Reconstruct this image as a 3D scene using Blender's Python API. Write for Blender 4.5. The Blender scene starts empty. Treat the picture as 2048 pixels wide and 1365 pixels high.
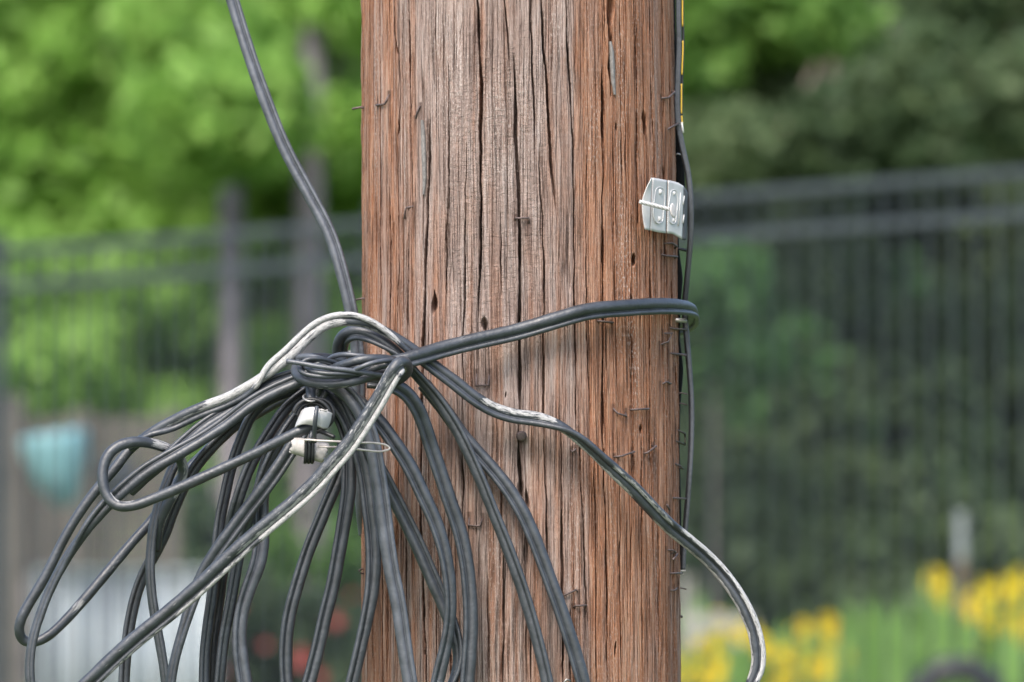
import bpy, bmesh, math, random
import numpy as np
from mathutils import Vector

R = math.radians
random.seed(7)
rng = np.random.default_rng(7)

# ------------------------------------------------------------------ camera, sky, sun, exposure
scene = bpy.context.scene
COL = scene.collection
CAM = np.array([0.0, -5.4, 1.5]); PITCH = R(3.0); FPX = 200.0 / 36.0 * 2048.0
cam_data = bpy.data.cameras.new('camera')
cam = bpy.data.objects.new('camera', cam_data); COL.objects.link(cam)
cam.location = CAM; cam.rotation_euler = (R(90) + PITCH, 0, 0)
cam_data.lens = 200; cam_data.sensor_width = 36; cam_data.clip_start = 0.1; cam_data.clip_end = 1000
cam_data.dof.use_dof = True; cam_data.dof.focus_distance = 5.25; cam_data.dof.aperture_fstop = 6.8
scene.camera = cam

SUN_EL, SUN_AZ = 50.0, 200.0      # azimuth clockwise from +Y: behind the camera, a little to its left
world = bpy.data.worlds.new('World'); scene.world = world; world.use_nodes = True
wn = world.node_tree.nodes; wl = world.node_tree.links
sky = wn.new('ShaderNodeTexSky'); sky.sky_type = 'NISHITA'; sky.sun_disc = False
sky.sun_elevation = R(SUN_EL); sky.sun_rotation = R(SUN_AZ)
sky.air_density = 1.0; sky.dust_density = 3.0; sky.ozone_density = 1.0
wl.new(sky.outputs[0], wn['Background'].inputs[0]); wn['Background'].inputs[1].default_value = 0.15
sd = bpy.data.lights.new('sun', 'SUN'); sd.energy = 1.5; sd.angle = R(22); sd.color = (1.0, 0.95, 0.88)
sun = bpy.data.objects.new('sun', sd); COL.objects.link(sun)
_d = Vector((math.sin(R(SUN_AZ)) * math.cos(R(SUN_EL)), math.cos(R(SUN_AZ)) * math.cos(R(SUN_EL)), math.sin(R(SUN_EL))))
sun.rotation_euler = _d.to_track_quat('Z', 'Y').to_euler(); sun.location = (0, -3, 8)
scene.view_settings.view_transform = 'Standard'; scene.view_settings.look = 'None'
scene.view_settings.exposure = 1.2; scene.view_settings.gamma = 1.0
scene.view_settings.use_curve_mapping = False

# ------------------------------------------------------------------ helpers
_f = np.array([0, math.cos(PITCH), math.sin(PITCH)]); _u = np.array([0, -math.sin(PITCH), math.cos(PITCH)])
def P(px, py, Y):
    """world point at depth Y that the photograph shows at px, py"""
    d = np.array([(px - 1024) / FPX, 0, 0]) + _u * (-(py - 682.5) / FPX) + _f
    return CAM + d * ((Y - CAM[1]) / d[1])
MM = 0.000475     # one photo pixel at the pole, in metres

def props(o, label=None, cat=None, group=None, kind=None):
    if label: o['label'] = label
    if cat: o['category'] = cat
    if group: o['group'] = group
    if kind: o['kind'] = kind
    return o
def empty(name, loc, label, cat, group=None, rz=0):
    o = bpy.data.objects.new(name, None); COL.objects.link(o)
    o.location = loc; o.rotation_euler = (0, 0, rz); o.empty_display_size = 0.05
    return props(o, label, cat, group)
def mesh_np(name, V, F, mat, parent=None, smooth=True, attrs=None, uv=None):
    """V (n,3) world coordinates, F (m,k) faces of equal size"""
    V = np.asarray(V, dtype=np.float32); F = np.asarray(F, dtype=np.int32)
    if parent is not None: V = V - np.array(parent_world(parent), dtype=np.float32)
    me = bpy.data.meshes.new(name); k = F.shape[1]
    me.vertices.add(len(V)); me.vertices.foreach_set('co', V.ravel())
    me.loops.add(F.size); me.loops.foreach_set('vertex_index', F.ravel())
    me.polygons.add(len(F)); me.polygons.foreach_set('loop_start', np.arange(0, F.size, k, dtype=np.int32))
    me.polygons.foreach_set('loop_total', np.full(len(F), k, dtype=np.int32))
    if smooth: me.polygons.foreach_set('use_smooth', np.ones(len(F), dtype=bool))
    if attrs:
        for n, a in attrs.items():
            at = me.attributes.new(n, 'FLOAT', 'POINT'); at.data.foreach_set('value', np.asarray(a, dtype=np.float32).ravel())
    if uv is not None:
        l = me.uv_layers.new(name='UVMap'); l.data.foreach_set('uv', np.asarray(uv, dtype=np.float32)[F.ravel()].ravel())
    me.update(calc_edges=True); me.validate(); me.materials.append(mat)
    o = bpy.data.objects.new(name, me); COL.objects.link(o); o.parent = parent
    return o
def parent_world(p):
    v = Vector(p.location)
    q = p.parent
    while q is not None: v += Vector(q.location); q = q.parent
    return v
class MB:
    def __init__(s): s.v = []; s.f = []
    def add(s, V, F):
        b = len(s.v); s.v += [tuple(map(float, x)) for x in V]; s.f += [tuple(b + i for i in f) for f in F]
    def box(s, c, size, rot=None):
        V = [np.array([x, y, z]) * np.array(size) / 2 for x in (-1, 1) for y in (-1, 1) for z in (-1, 1)]
        if rot is not None: V = [rot @ v for v in V]
        V = [v + np.array(c) for v in V]
        s.add(V, [(0, 1, 3, 2), (4, 6, 7, 5), (0, 4, 5, 1), (2, 3, 7, 6), (0, 2, 6, 4), (1, 5, 7, 3)])
    def prism(s, pts_front, thick):     # pts_front list of 3D points, thickness vector
        n = len(pts_front); a = [np.array(p) for p in pts_front]; b = [p + np.array(thick) for p in a]
        s.add(a + b, [tuple(range(n))] + [tuple(range(2 * n - 1, n - 1, -1))] + [(i, i + n, (i + 1) % n + n, (i + 1) % n) for i in range(n)])
    def tube(s, pts, r, seg=8, cap=True):
        V, F, _ = sweep(np.array(pts), r, seg, cap)
        s.add(V, F)
    def build(s, name, mat, parent=None, smooth=False, bevel=0):
        V = s.v
        if parent is not None:
            w = parent_world(parent); V = [(x - w[0], y - w[1], z - w[2]) for x, y, z in V]
        me = bpy.data.meshes.new(name); me.from_pydata(V, [], s.f); me.update(); me.validate()
        if smooth: me.polygons.foreach_set('use_smooth', np.ones(len(me.polygons), dtype=bool))
        me.materials.append(mat)
        o = bpy.data.objects.new(name, me); COL.objects.link(o); o.parent = parent
        if bevel:
            m = o.modifiers.new('bevel', 'BEVEL'); m.width = bevel; m.segments = 2; m.limit_method = 'ANGLE'
        return o
def frames(p, ref):
    t = np.gradient(p, axis=0); t /= np.linalg.norm(t, axis=1)[:, None] + 1e-12
    b = ref - (t * ref).sum(1)[:, None] * t; b /= np.linalg.norm(b, axis=1)[:, None] + 1e-9
    return t, np.cross(t, b), b
def transport(p):
    t = np.gradient(p, axis=0); t /= np.linalg.norm(t, axis=1)[:, None] + 1e-12
    n = np.zeros_like(p); a = np.array([0, -1.0, 0]) if abs(t[0][1]) < .8 else np.array([0, 0, 1.0])
    n0 = a - t[0] * (a @ t[0]); n[0] = n0 / np.linalg.norm(n0)
    for i in range(1, len(p)):
        v = n[i - 1] - t[i] * (n[i - 1] @ t[i]); n[i] = v / (np.linalg.norm(v) + 1e-12)
    return t, n, np.cross(t, n)
def sweep(p, r, seg=12, cap=True, frame=None):
    t, n, b = frame if frame else transport(p)
    r = np.broadcast_to(np.asarray(r, dtype=float), (len(p),))
    a = np.arange(seg) * 2 * math.pi / seg
    V = (p[:, None, :] + r[:, None, None] * (np.cos(a)[None, :, None] * n[:, None, :] + np.sin(a)[None, :, None] * b[:, None, :])).reshape(-1, 3)
    m = len(p); i = np.arange(m - 1)[:, None] * seg; j = np.arange(seg)[None, :]; j2 = (j + 1) % seg
    F = np.stack([i + j, i + j2, i + seg + j2, i + seg + j], -1).reshape(-1, 4)
    if cap:
        V = np.vstack([V, p[:1], p[-1:]]); c0 = len(V) - 2; c1 = len(V) - 1
        j = np.arange(0, seg, 2); 
        F0 = np.stack([np.full_like(j, c0), (j + 2) % seg, (j + 1) % seg, j], -1)
        e = (m - 1) * seg
        F1 = np.stack([np.full_like(j, c1), e + j, e + (j + 1) % seg, e + (j + 2) % seg], -1)
        F = np.vstack([F, F0, F1])
    return V, F, np.tile(a, m)
def spline(pts, step=0.0025):
    """Catmull-Rom through pts; returns positions and control-index parameter"""
    p = np.array(pts, dtype=float); p = np.vstack([2 * p[0] - p[1], p, 2 * p[-1] - p[-2]])
    out = []; par = []
    for i in range(1, len(p) - 2):
        L = np.linalg.norm(p[i + 1] - p[i]); n = max(2, int(L / step))
        t = np.arange(n) / n; a, b, c, d = p[i - 1], p[i], p[i + 1], p[i + 2]
        # centripetal-like tangents keep uneven spacing smooth
        l0 = np.linalg.norm(b - a) + 1e-9; l1 = L + 1e-9; l2 = np.linalg.norm(d - c) + 1e-9
        m1 = ((b - a) / l0 * l1 + (c - b) / l1 * l0) / (l0 + l1) * l1
        m2 = ((c - b) / l1 * l2 + (d - c) / l2 * l1) / (l1 + l2) * l1
        T = t[:, None]
        out.append((2 * T**3 - 3 * T**2 + 1) * b + (T**3 - 2 * T**2 + T) * m1 + (-2 * T**3 + 3 * T**2) * c + (T**3 - T**2) * m2)
        par.append(i - 1 + t)
    out.append(p[-2:-1]); par.append([len(p) - 3.0])
    q = np.vstack(out); u = np.concatenate(par)
    for _ in range(6): q[1:-1] = (q[:-2] + 2 * q[1:-1] + q[2:]) / 4
    return q, u

# ------------------------------------------------------------------ materials
def mat(name):
    m = bpy.data.materials.new(name); m.use_nodes = True
    return m, m.node_tree.nodes, m.node_tree.links, m.node_tree.nodes['Principled BSDF']
def ramp(n, stops):
    r = n.new('ShaderNodeValToRGB'); e = r.color_ramp.elements
    while len(e) < len(stops): e.new(0.5)
    for i, (p, c) in enumerate(stops): e[i].position = p; e[i].color = (*c, 1) if len(c) == 3 else c
    return r
def noise(n, l, vec, scale, detail=3, rough=0.6, dist=0):
    t = n.new('ShaderNodeTexNoise'); t.inputs['Scale'].default_value = scale; t.inputs['Detail'].default_value = detail
    t.inputs['Roughness'].default_value = rough; t.inputs['Distortion'].default_value = dist
    if vec is not None: l.new(vec, t.inputs['Vector'])
    return t
def math_node(n, l, op, a, b=None, c=None, clamp=False):
    m = n.new('ShaderNodeMath'); m.operation = op; m.use_clamp = clamp
    for i, v in enumerate((a, b, c)):
        if v is None: continue
        if isinstance(v, (int, float)): m.inputs[i].default_value = v
        else: l.new(v, m.inputs[i])
    return m.outputs[0]
def mixc(n, l, fac, a, b, mode='MIX'):
    m = n.new('ShaderNodeMix'); m.data_type = 'RGBA'; m.blend_type = mode
    for i, v in ((0, fac), (6, a), (7, b)):
        if isinstance(v, (int, float)): m.inputs[i].default_value = v
        elif isinstance(v, tuple): m.inputs[i].default_value = (*v, 1)
        else: l.new(v, m.inputs[i])
    return m.outputs[2]
def simple(name, col, rough=0.6, metal=0, var=0.25, scale=40, bump=0.0, spec=0.5):
    m, n, l, b = mat(name)
    tc = n.new('ShaderNodeTexCoord'); t = noise(n, l, tc.outputs['Object'], scale, 4)
    r = ramp(n, [(0.3, tuple(c * (1 - var) for c in col)), (0.7, tuple(min(1, c * (1 + var)) for c in col))])
    l.new(t.outputs[0], r.inputs[0]); l.new(r.outputs[0], b.inputs['Base Color'])
    b.inputs['Roughness'].default_value = rough; b.inputs['Metallic'].default_value = metal
    b.inputs['Specular IOR Level'].default_value = spec
    if bump:
        bp = n.new('ShaderNodeBump'); bp.inputs['Distance'].default_value = bump; bp.inputs['Strength'].default_value = 0.6
        l.new(t.outputs[0], bp.inputs['Height']); l.new(bp.outputs[0], b.inputs['Normal'])
    return m

def wood_pole_mat():
    m, n, l, b = mat('weathered_pole_wood')
    uv = n.new('ShaderNodeUVMap'); 
    def st(sx, sy):
        mp = n.new('ShaderNodeMapping'); mp.inputs['Scale'].default_value = (sx, sy, 1); l.new(uv.outputs[0], mp.inputs[0]); return mp.outputs[0]
    tone = n.new('ShaderNodeAttribute'); tone.attribute_name = 'tone'
    flake = n.new('ShaderNodeAttribute'); flake.attribute_name = 'flake'
    s1 = noise(n, l, st(110, 7), 1, 5, 0.65, 0.5); s2 = noise(n, l, st(700, 22), 1, 4, 0.65, 0.4); s3 = noise(n, l, st(900, 260), 1, 3, 0.7)
    s4 = noise(n, l, st(45, 22), 1, 4, 0.6, 0.4)
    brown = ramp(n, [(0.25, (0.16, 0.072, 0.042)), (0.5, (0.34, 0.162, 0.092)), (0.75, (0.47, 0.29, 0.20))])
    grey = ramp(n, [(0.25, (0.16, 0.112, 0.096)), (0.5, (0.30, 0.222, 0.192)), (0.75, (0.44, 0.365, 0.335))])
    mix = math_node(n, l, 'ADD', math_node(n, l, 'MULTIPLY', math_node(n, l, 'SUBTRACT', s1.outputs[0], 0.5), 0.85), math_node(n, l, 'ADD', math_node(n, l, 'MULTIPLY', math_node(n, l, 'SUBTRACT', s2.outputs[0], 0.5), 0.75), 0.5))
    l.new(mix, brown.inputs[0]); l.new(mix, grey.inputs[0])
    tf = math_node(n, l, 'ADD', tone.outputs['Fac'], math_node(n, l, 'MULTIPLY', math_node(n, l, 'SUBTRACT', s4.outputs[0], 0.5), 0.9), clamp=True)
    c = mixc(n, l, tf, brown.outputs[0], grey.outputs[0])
    # fine dark grain lines (latewood)
    g = noise(n, l, st(950, 11), 1, 4, 0.7, 0.35)
    gr = ramp(n, [(0.38, (0.22, 0.17, 0.15)), (0.455, (1, 1, 1))]); l.new(g.outputs[0], gr.inputs[0])
    c = mixc(n, l, 0.85, c, gr.outputs[0], 'MULTIPLY')
    # pale crumbly fibres
    fm = ramp(n, [(0.53, (0, 0, 0)), (0.63, (1, 1, 1))]); l.new(s3.outputs[0], fm.inputs[0])
    ff = math_node(n, l, 'MULTIPLY', fm.outputs[0], math_node(n, l, 'ADD', math_node(n, l, 'MULTIPLY', flake.outputs['Fac'], 0.75), 0.16), clamp=True)
    c = mixc(n, l, ff, c, (0.62, 0.53, 0.48))
    rs = n.new('ShaderNodeAttribute'); rs.attribute_name = 'rust'
    rf = math_node(n, l, 'MULTIPLY', rs.outputs['Fac'], math_node(n, l, 'ADD', s2.outputs[0], 0.25), clamp=True)
    c = mixc(n, l, rf, c, (0.060, 0.030, 0.022))
    # rusty stains
    dk = ramp(n, [(0.62, (1, 1, 1)), (0.76, (0.55, 0.40, 0.34))]); s5 = noise(n, l, st(60, 12), 1, 3, 0.6, 0.5); l.new(s5.outputs[0], dk.inputs[0])
    c = mixc(n, l, 0.6, c, dk.outputs[0], 'MULTIPLY')
    l.new(c, b.inputs['Base Color']); b.inputs['Roughness'].default_value = 0.85; b.inputs['Specular IOR Level'].default_value = 0.25
    h = math_node(n, l, 'ADD', math_node(n, l, 'MULTIPLY', s2.outputs[0], 0.9), math_node(n, l, 'MULTIPLY', s3.outputs[0], 0.55))
    h = math_node(n, l, 'ADD', h, math_node(n, l, 'MULTIPLY', gr.outputs[0], 0.7))
    rip = n.new('ShaderNodeAttribute'); rip.attribute_name = 'ripple'
    s6 = noise(n, l, st(110, 230), 1, 5, 0.7, 0.6)
    h = math_node(n, l, 'ADD', h, math_node(n, l, 'MULTIPLY', s6.outputs[0], math_node(n, l, 'MULTIPLY', rip.outputs['Fac'], 1.5)))
    bp = n.new('ShaderNodeBump'); bp.inputs['Distance'].default_value = 0.0016; bp.inputs['Strength'].default_value = 1.0
    l.new(h, bp.inputs['Height']); l.new(bp.outputs[0], b.inputs['Normal'])
    return m

def cable_mat(name, base=(0.027, 0.032, 0.040), rough=0.45, paint_col=(0.47, 0.465, 0.46)):
    m, n, l, b = mat(name)
    tc = n.new('ShaderNodeTexCoord'); pa = n.new('ShaderNodeAttribute'); pa.attribute_name = 'paint'
    n1 = noise(n, l, tc.outputs['Object'], 60, 4); r1 = ramp(n, [(0.35, tuple(c * 0.8 for c in base)), (0.7, tuple(c * 1.55 for c in base))]); l.new(n1.outputs[0], r1.inputs[0])
    # dust
    n2 = noise(n, l, tc.outputs['Object'], 900, 2, 0.5); r2 = ramp(n, [(0.70, (0, 0, 0)), (0.76, (1, 1, 1))]); l.new(n2.outputs[0], r2.inputs[0])
    c = mixc(n, l, math_node(n, l, 'MULTIPLY', r2.outputs[0], 0.35), r1.outputs[0], (0.30, 0.30, 0.29))
    uvn = n.new('ShaderNodeUVMap'); mp = n.new('ShaderNodeMapping'); mp.inputs['Scale'].default_value = (110, 620, 1); l.new(uvn.outputs[0], mp.inputs[0])
    n3 = noise(n, l, mp.outputs[0], 1, 5, 0.65, 0.3)
    pm = math_node(n, l, 'ADD', pa.outputs['Fac'], math_node(n, l, 'MULTIPLY', math_node(n, l, 'SUBTRACT', n3.outputs[0], 0.5), 2.2))
    r3 = ramp(n, [(0.44, (0, 0, 0)), (0.56, (0.75, 0.75, 0.75)), (0.72, (1, 1, 1))]); l.new(pm, r3.inputs[0])
    gate = math_node(n, l, 'GREATER_THAN', pa.outputs['Fac'], 0.02); pf = math_node(n, l, 'MULTIPLY', r3.outputs[0], gate)
    n4 = noise(n, l, mp.outputs[0], 2.5, 4); r4 = ramp(n, [(0.34, tuple(c * 0.45 for c in paint_col)), (0.6, paint_col)]); l.new(n4.outputs[0], r4.inputs[0])
    c = mixc(n, l, pf, c, r4.outputs[0])
    l.new(c, b.inputs['Base Color'])
    b.inputs['Specular IOR Level'].default_value = 0.85; l.new(math_node(n, l, 'ADD', math_node(n, l, 'MULTIPLY', n1.outputs[0], 0.25), math_node(n, l, 'ADD', math_node(n, l, 'MULTIPLY', pf, 0.3), rough - 0.12)), b.inputs['Roughness'])
    n5 = noise(n, l, tc.outputs['Object'], 210, 3, 0.55)
    h = math_node(n, l, 'ADD', n5.outputs[0], math_node(n, l, 'MULTIPLY', pf, 0.7))
    bp = n.new('ShaderNodeBump'); bp.inputs['Distance'].default_value = 0.0009; bp.inputs['Strength'].default_value = 0.55
    l.new(h, bp.inputs['Height']); l.new(bp.outputs[0], b.inputs['Normal'])
    return m

def leaf_mat(name, dark, light, trans=0.35, rough=0.55):
    m, n, l, b = mat(name)
    a = n.new('ShaderNodeAttribute'); a.attribute_name = 'leaf'
    r = ramp(n, [(0.0, dark), (1.0, light)]); l.new(a.outputs['Fac'], r.inputs[0])
    l.new(r.outputs[0], b.inputs['Base Color']); b.inputs['Roughness'].default_value = rough; b.inputs['Specular IOR Level'].default_value = 0.3
    t = n.new('ShaderNodeBsdfTranslucent'); l.new(r.outputs[0], t.inputs[0]); mx = n.new('ShaderNodeMixShader'); mx.inputs[0].default_value = trans
    l.new(b.outputs[0], mx.inputs[1]); l.new(t.outputs[0], mx.inputs[2]); l.new(mx.outputs[0], n['Material Output'].inputs[0])
    return m

M = {}
M['pole'] = wood_pole_mat()
M['cable'] = cable_mat('black_cable_jacket')
M['cable_lt'] = cable_mat('lit_cable_jacket', (0.055, 0.062, 0.076), 0.44)  # lighter copy of the jacket: light on the strands put into the colour
M['rust'] = simple('rusty_staple_steel', (0.115, 0.085, 0.08), 0.6, 0.35, 0.4, 300, 0.0003)
M['steel'] = simple('dull_steel', (0.42, 0.41, 0.40), 0.45, 0.6, 0.2, 200)
M['white_metal'] = simple('weathered_white_metal', (0.54, 0.535, 0.53), 0.55, 0.15, 0.10, 60, 0.0004)
M['scratched'] = simple('chalky_white_metal', (0.50, 0.47, 0.45), 0.6, 0.1, 0.3, 120, 0.0006)
M['wire'] = simple('galvanised_wire', (0.55, 0.50, 0.46), 0.5, 0.4, 0.2, 150)
M['edge_shade'] = simple('black_shade_strip', (0.006, 0.006, 0.006), 0.8, 0, 0.4, 80, 0.002, 0.15)  # near-black colour standing in for shade down the pole's right side
M['black'] = simple('black_plastic', (0.016, 0.017, 0.019), 0.45, 0, 0.3, 60)
M['yellow'] = simple('yellow_marking', (0.62, 0.40, 0.04), 0.5, 0, 0.15, 200)
M['white_tape'] = simple('white_tape', (0.7, 0.7, 0.68), 0.5)
M['sliver'] = simple('grey_wood_sliver', (0.19, 0.18, 0.172), 0.8, 0, 0.35, 250, 0.001)
M['fence'] = simple('black_painted_fence_metal', (0.045, 0.055, 0.062), 0.42, 0, 0.2, 20)
M['grass'] = simple('grass_ground', (0.07, 0.11, 0.03), 0.9, 0, 0.4, 3)
M['bark'] = simple('grey_bark', (0.17, 0.15, 0.155), 0.9, 0, 0.35, 9, 0.01)
M['bark_brown'] = simple('brown_bark', (0.20, 0.155, 0.13), 0.9, 0, 0.35, 9, 0.01)
M['shed'] = simple('weathered_brown_boards', (0.115, 0.105, 0.09), 0.85, 0, 0.3, 5)
M['sheet'] = simple('pale_metal_sheet', (0.50, 0.55, 0.57), 0.45, 0.2, 0.1, 4)
M['teal'] = simple('turquoise_glaze', (0.25, 0.48, 0.52), 0.3, 0, 0.15, 12)
M['darkpot'] = simple('slate_grey_pot', (0.06, 0.065, 0.075), 0.5)
M['palewood'] = simple('pale_grey_boards', (0.36, 0.35, 0.31), 0.8, 0, 0.2, 8)
M['brownpost'] = simple('brown_stake_wood', (0.16, 0.115, 0.09), 0.85, 0, 0.2, 8)
M['greysleeve'] = simple('grey_sleeve', (0.22, 0.25, 0.25), 0.5)
M['leaf_bright'] = leaf_mat('bright_spring_leaves', (0.17, 0.33, 0.055), (0.36, 0.58, 0.14), 0.5)
M['leaf_mid'] = leaf_mat('mid_green_leaves', (0.09, 0.20, 0.035), (0.24, 0.42, 0.09), 0.45)
M['leaf_dark'] = leaf_mat('dark_evergreen_leaves', (0.052, 0.088, 0.038), (0.12, 0.172, 0.072), 0.32)
M['leaf_deep'] = leaf_mat('deep_green_leaves', (0.035, 0.085, 0.03), (0.085, 0.19, 0.05), 0.3)
M['leaf_rose'] = leaf_mat('rose_bush_leaves', (0.03, 0.06, 0.025), (0.12, 0.17, 0.07), 0.25)
M['leaf_blade'] = leaf_mat('flower_plant_leaves', (0.13, 0.27, 0.05), (0.32, 0.52, 0.16), 0.45)
M['petal_yellow'] = leaf_mat('yellow_petals', (0.72, 0.50, 0.015), (0.88, 0.76, 0.05), 0.3)
M['petal_red'] = leaf_mat('red_petals', (0.33, 0.05, 0.05), (0.55, 0.13, 0.11), 0.25)
M['cone'] = simple('brown_flower_cone', (0.10, 0.05, 0.02), 0.9)

# ------------------------------------------------------------------ ground and hill
def gz(x, y):
    def ss(a, b, t):
        t = np.clip((t - a) / (b - a), 0, 1); return t * t * (3 - 2 * t)
    return 0.85 * ss(3, 14, y) + 0.35 * ss(16, 32, y) + 26 * ss(48, 150, y) + 0.05 * np.sin(x * 0.7 + y * 0.3)
gy = np.concatenate([np.linspace(-60, 0, 12), np.linspace(2, 60, 50), np.linspace(66, 320, 30)])
gx = np.concatenate([np.linspace(-260, -30, 12), np.linspace(-26, 26, 40), np.linspace(30, 260, 12)])
GX, GY = np.meshgrid(gx, gy); V = np.stack([GX, GY, gz(GX, GY)], -1).reshape(-1, 3)
nx = len(gx); i, j = np.meshgrid(np.arange(len(gy) - 1), np.arange(nx - 1), indexing='ij'); q = (i * nx + j).ravel()
props(mesh_np('ground', V, np.stack([q, q + 1, q + nx + 1, q + nx], -1), M['grass']), kind='structure')

# ------------------------------------------------------------------ the pole
def vnoise(u, v, seed):
    r = np.random.default_rng(seed); N = 256; T = r.random((N, N))
    iu = np.floor(u).astype(int); iv = np.floor(v).astype(int); fu = u - iu; fv = v - iv
    fu = fu * fu * (3 - 2 * fu); fv = fv * fv * (3 - 2 * fv)
    a = T[iu % N, iv % N]; b = T[(iu + 1) % N, iv % N]; c = T[iu % N, (iv + 1) % N]; d = T[(iu + 1) % N, (iv + 1) % N]
    return (a * (1 - fu) + b * fu) * (1 - fv) + (c * (1 - fu) + d * fu) * fv - 0.5
def axis_x(z): return (1038.5 - 1024) * MM - (z - 1.783) * 0.0045
def radius(z): return 0.1500 - (z - 1.783) * 0.0032
def px_to_surface(px, py):
    """theta and z on the pole surface under a photo pixel (theta 0 faces the camera)"""
    Y = -0.1
    for _ in range(6):
        p = P(px, py, Y); r = radius(p[2]); s = np.clip((p[0] - axis_x(p[2])) / r, -0.999, 0.999)
        Y = -r * math.sqrt(1 - s * s)
    return math.asin(s), p[2]
TH0 = R(-99); NF = 1300; thF = np.linspace(TH0, -TH0, NF); dth = thF[1] - thF[0]
thB = np.linspace(-TH0, 2 * math.pi + TH0, 62)[1:-1]; th = np.concatenate([thF, thB]); NT = len(th)
zl = np.linspace(-0.4, 1.42, 30); zm = np.linspace(1.425, 2.15, 620); zh = np.linspace(2.155, 6.0, 60)
zs = np.concatenate([zl, zm, zh]); NZ = len(zs); dz = zm[1] - zm[0]; Z0 = len(zl)
TH, ZZ = np.meshgrid(th, zs); U = TH * 0.15
U0 = U; U = U + 0.0028 * vnoise(U / 0.03 + 3, ZZ / 0.10 + 4, 51) + 0.0009 * vnoise(U / 0.008 + 3, ZZ / 0.03 + 4, 52)
H = 0.0012 * vnoise(U / 0.006 + 4, ZZ / 0.018 + 6, 53) * np.clip((np.abs(TH) - 1.2) / 0.25, 0, 1) + 0.0022 * vnoise(U / 0.022 + 50, ZZ / 0.55 + 9, 1) + 0.0009 * vnoise(U / 0.0075 + 80, ZZ / 0.28 + 5, 2) \
    + 0.0005 * vnoise(U / 0.0028 + 80, ZZ / 0.06 + 5, 3) + 0.00035 * vnoise(U / 0.0012 + 99, ZZ / 0.03 + 3, 4) \
    + 0.0003 * vnoise(U / 0.002 + 99, ZZ / 0.003 + 3, 5) + 0.002 * vnoise(U / 0.06 + 20, ZZ / 0.3 + 33, 6)
HC = np.zeros_like(H)
def px_curve(pts):
    a = np.array([px_to_surface(*p) for p in pts]); return a[:, 0], a[:, 1]
def carve(thc, zc, hw, depth, taper=0.05, seed=0, wob=0.0008, pw=0.55):
    """cut a fissure whose centre runs through (thc, zc); hw half-width and depth in metres"""
    o = np.argsort(zc); thc = np.asarray(thc)[o]; zc = np.asarray(zc)[o]
    rows = np.arange(NZ)[(zs >= zc[0]) & (zs <= zc[-1])]
    if len(rows) < 2: return
    z = zs[rows]; c = np.interp(z, zc, thc)
    w1 = vnoise(z / 0.022 + seed * 3.1, z * 0 + seed, 11) * 2; w2 = vnoise(z / 0.006 + seed * 7.7, z * 0 + seed, 12)
    c = c + (w1 * wob + w2 * wob * 0.55) / 0.15
    e = np.clip(np.minimum(z - zc[0], zc[-1] - z) / taper, 0, 1) ** 0.6
    v = 0.75 + 0.8 * vnoise(z / 0.03 + seed, z * 0 + seed * 1.3, 13)
    w = hw * e * v + 1e-5; dd = depth * e * (0.75 + 0.6 * vnoise(z / 0.05, z * 0 + seed, 14))
    ci = (c - TH0) / dth; K = int(hw * 1.6 / 0.15 / dth) + 3
    for k in range(-K, K + 1):
        idx = np.round(ci).astype(int) + k; ok = (idx >= 0) & (idx < NF)
        d = np.abs(idx - ci) * dth * 0.15
        h = -dd * np.clip(1 - d / w, 0, 1) ** pw
        rr = rows[ok]; ii = idx[ok]; HC[rr, ii] = np.minimum(HC[rr, ii], h[ok])
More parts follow.
